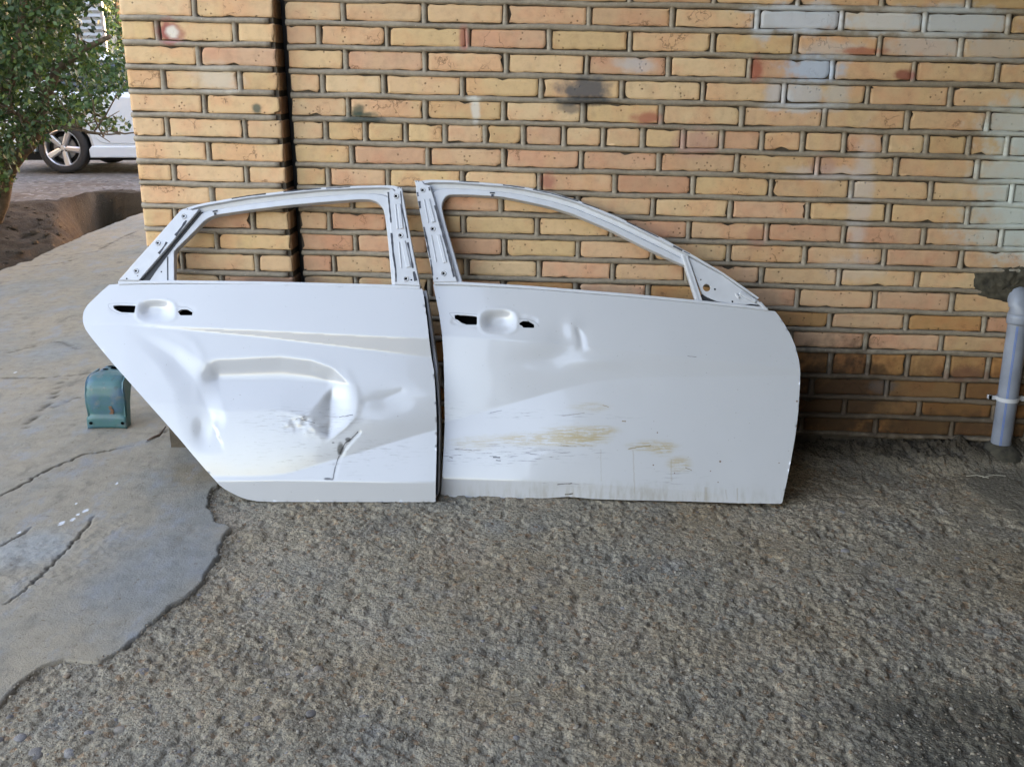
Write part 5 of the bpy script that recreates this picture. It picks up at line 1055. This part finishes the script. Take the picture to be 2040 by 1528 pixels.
mb = MB(); mb.prism([(-2.2, .28), (-1.0, .22), (1.0, .22), (2.1, .28), (2.1, .7), (-2.2, .7)], .16, 1.60, f=lambda p: (p[0], p[2], p[1])); mb.build('wheel_well', M_DARK, car)
for yy in (.10, 1.40):
    mb = MB(); mb.box((-2.285, yy, .72), (-2.20, yy+.26, .90)); bevel(mb.build('tail_lamp', M_LAMP, car), .02, 2)
def wheel(x, y, s):
    t = bpy.data.objects.new('wheel', None); COL.objects.link(t); t.parent = car; t.location = (x, y, WR); t.rotation_euler = (math.pi/2, .12, 0) if s < 0 else (-math.pi/2, .12, 0)
    mb = MB(); lathe(mb, [(.225, -.10), (.29, -.105), (.312, -.085), (WR, -.05), (WR, .05), (.312, .085), (.29, .102), (.245, .104), (.225, .095), (.225, -.10)], 40); mb.build('tyre', M_TYRE, t, True)
    mb = MB(); lathe(mb, [(.20, -.09), (.222, .085), (.229, .100), (.222, .103), (.212, .090), (.205, .06)], 40)
    for k in range(5):
        a = 2*math.pi*k/5; R2 = Matrix.Rotation(a, 3, 'Z')
        for (r0, r1, w0, w1, z0, z1) in ((.03, .215, .030, .040, .078, .088),):
            pts = [Vector((r0, -w0, z0)), Vector((r1, -w1, z1)), Vector((r1, w1, z1)), Vector((r0, w0, z0))]; bk = [q-Vector((0, 0, .045)) for q in pts]; mid = [Vector((r0, -w0*.45, z0+.010)), Vector((r1, -w1*.62, z1+.012)), Vector((r1, w1*.62, z1+.012)), Vector((r0, w0*.45, z0+.010))]
            v = [R2 @ q for q in bk+pts+mid]; mb.add(v, [(0, 4, 5, 1)[::-1], (1, 5, 6, 2)[::-1], (2, 6, 7, 3)[::-1], (3, 7, 4, 0)[::-1], (4, 8, 9, 5)[::-1], (5, 9, 10, 6)[::-1], (6, 10, 11, 7)[::-1], (8, 11, 10, 9)[::-1]])
    lathe(mb, [(.0005, .097), (.028, .096), (.034, .088), (.052, .082), (.060, .07), (.06, .03)], 24); mb.build('rim', M_RIM, t, False)
    mb = MB()
    for k in range(5):
        a = 2*math.pi*(k+.5)/5; mb.tube([(.047*math.cos(a), .047*math.sin(a), .07), (.047*math.cos(a), .047*math.sin(a), .089)], [.009]*2, 8)
    mb.build('wheel_nut', M_DARK, t)
    mb = MB(); lathe(mb, [(.05, .02), (.145, .02), (.145, .005)], 30); mb.build('brake_disc', M_DISC, t); mb = MB(); lathe(mb, [(.0005, -.03), (.205, -.03)], 30); mb.build('wheel_back', M_DARK, t)
for x in (-1.33, 1.33): wheel(x, .108, -1); wheel(x, 1.65, 1)
#@@ENV0
# ------------------------------------------------------------------ what lies beyond the car, and unseen buildings, some added for their shade
M_PLAST = plain('grey_plaster', (.30, .27, .24), .9, nscale=5, namt=.2, bump=.2)
M_CONC = plain('added_shade_concrete', (.10, .09, .08), .9, nscale=5, namt=.2, bump=.2)
M_SHEET = plain('grey_sheet_metal', (.36, .37, .38), .45, nscale=8, namt=.15)
M_DARKLEAF = plain('shaded_leaf', (.018, .034, .014), .6, nscale=4, namt=.5)  # leaf colour darkened to put shade into the far trees
fz = 21.; A, B = at_y(60, 90, fz), at_y(207, 90, fz)
fence = empty('sheet_fence', (float((A[0]+B[0])/2), fz, 0)); tag(fence, 'grey metal fence of horizontal slats seen through the tree leaves', 'fence', kind='thing')
hwf = float(B[0]-A[0])/2
for i in range(34):
    z = .1+.115*i; mb = MB(); mb.add([(-hwf, 0, z), (hwf, 0, z), (hwf, -.035, z+.05), (-hwf, -.035, z+.05), (hwf, 0, z+.11), (-hwf, 0, z+.11)], [(0, 1, 2, 3), (3, 2, 4, 5)]); mb.build('slat', M_SHEET, fence)
mb = MB()
for x in (-hwf, -hwf/3, hwf/3, hwf): mb.box((x-.04, .01, 0), (x+.04, .08, 4.1))
mb.build('post', M_SHEET, fence)
def bush(name, label, px, py, y, rx, rz, n, mat, size=.11, group=None, cat='tree'):
    c = np.array(at_y(px, py, y)); t = empty(name, (float(c[0]), float(y), 0)); tag(t, label, cat, group, 'thing')
    k = rng.normal(0, 1, (n//12, 3)); k /= np.linalg.norm(k, axis=1)[:, None]; k = k*rng.uniform(.35, 1, (len(k), 1))**.5*np.array([rx, rx*.8, rz]); cen = np.repeat(k, 12, 0)+rng.normal(0, .16*rx, (len(k)*12, 3)); cen[:, 2] += c[2]
    leaves('crown', cen[cen[:, 2] > .05], size, mat, t); mb = MB(); mb.tube([(0, 0, 0), (.05, 0, c[2]*.5), (0, .05, c[2]+rz*.4)], [.16, .12, .05], 8); mb.build('trunk', M_BARK, t, True)
bush('background_tree', 'tree glowing gold in low sun beside the brick corner', 232, 30, 33., 1.55, 2.6, 7000, M_LEAF, .15, 'trees beyond the car')
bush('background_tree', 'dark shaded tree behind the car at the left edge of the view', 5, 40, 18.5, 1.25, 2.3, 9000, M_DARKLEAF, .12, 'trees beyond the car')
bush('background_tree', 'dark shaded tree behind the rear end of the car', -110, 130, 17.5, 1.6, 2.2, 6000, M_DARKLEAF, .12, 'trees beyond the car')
mb = MB(); mb.box((5.5, 10.5, -.1), (17, 27, 5.2)); tag(mb.build('house', M_PLAST), kind='structure')  # unseen house, added to keep the low sun off the car
mb = MB(); mb.box((-30, 40, -.1), (-13.5, 41, 6)); tag(mb.build('house', M_PLAST), kind='structure')
mb = MB(); mb.box((-15, 5, -.1), (-7.6, 12.5, 4)); tag(mb.build('house', M_PLAST), kind='structure')  # unseen house on the left, added to block sky over slab and car
# unseen roof slab, side wall and back wall, added to block light
mb = MB(); mb.box((-.38, -8, 2.6), (7, 3.4, 2.85)); tag(mb.build('roof', M_CONC), kind='structure')
mb = MB(); mb.box((2.05, -8, -.1), (2.3, 3.42, 2.6)); tag(mb.build('wall', M_CONC), kind='structure')
mb = MB(); mb.box((-.9, -1.85, -.1), (2.05, -1.6, 2.6)); tag(mb.build('wall', M_CONC), kind='structure')
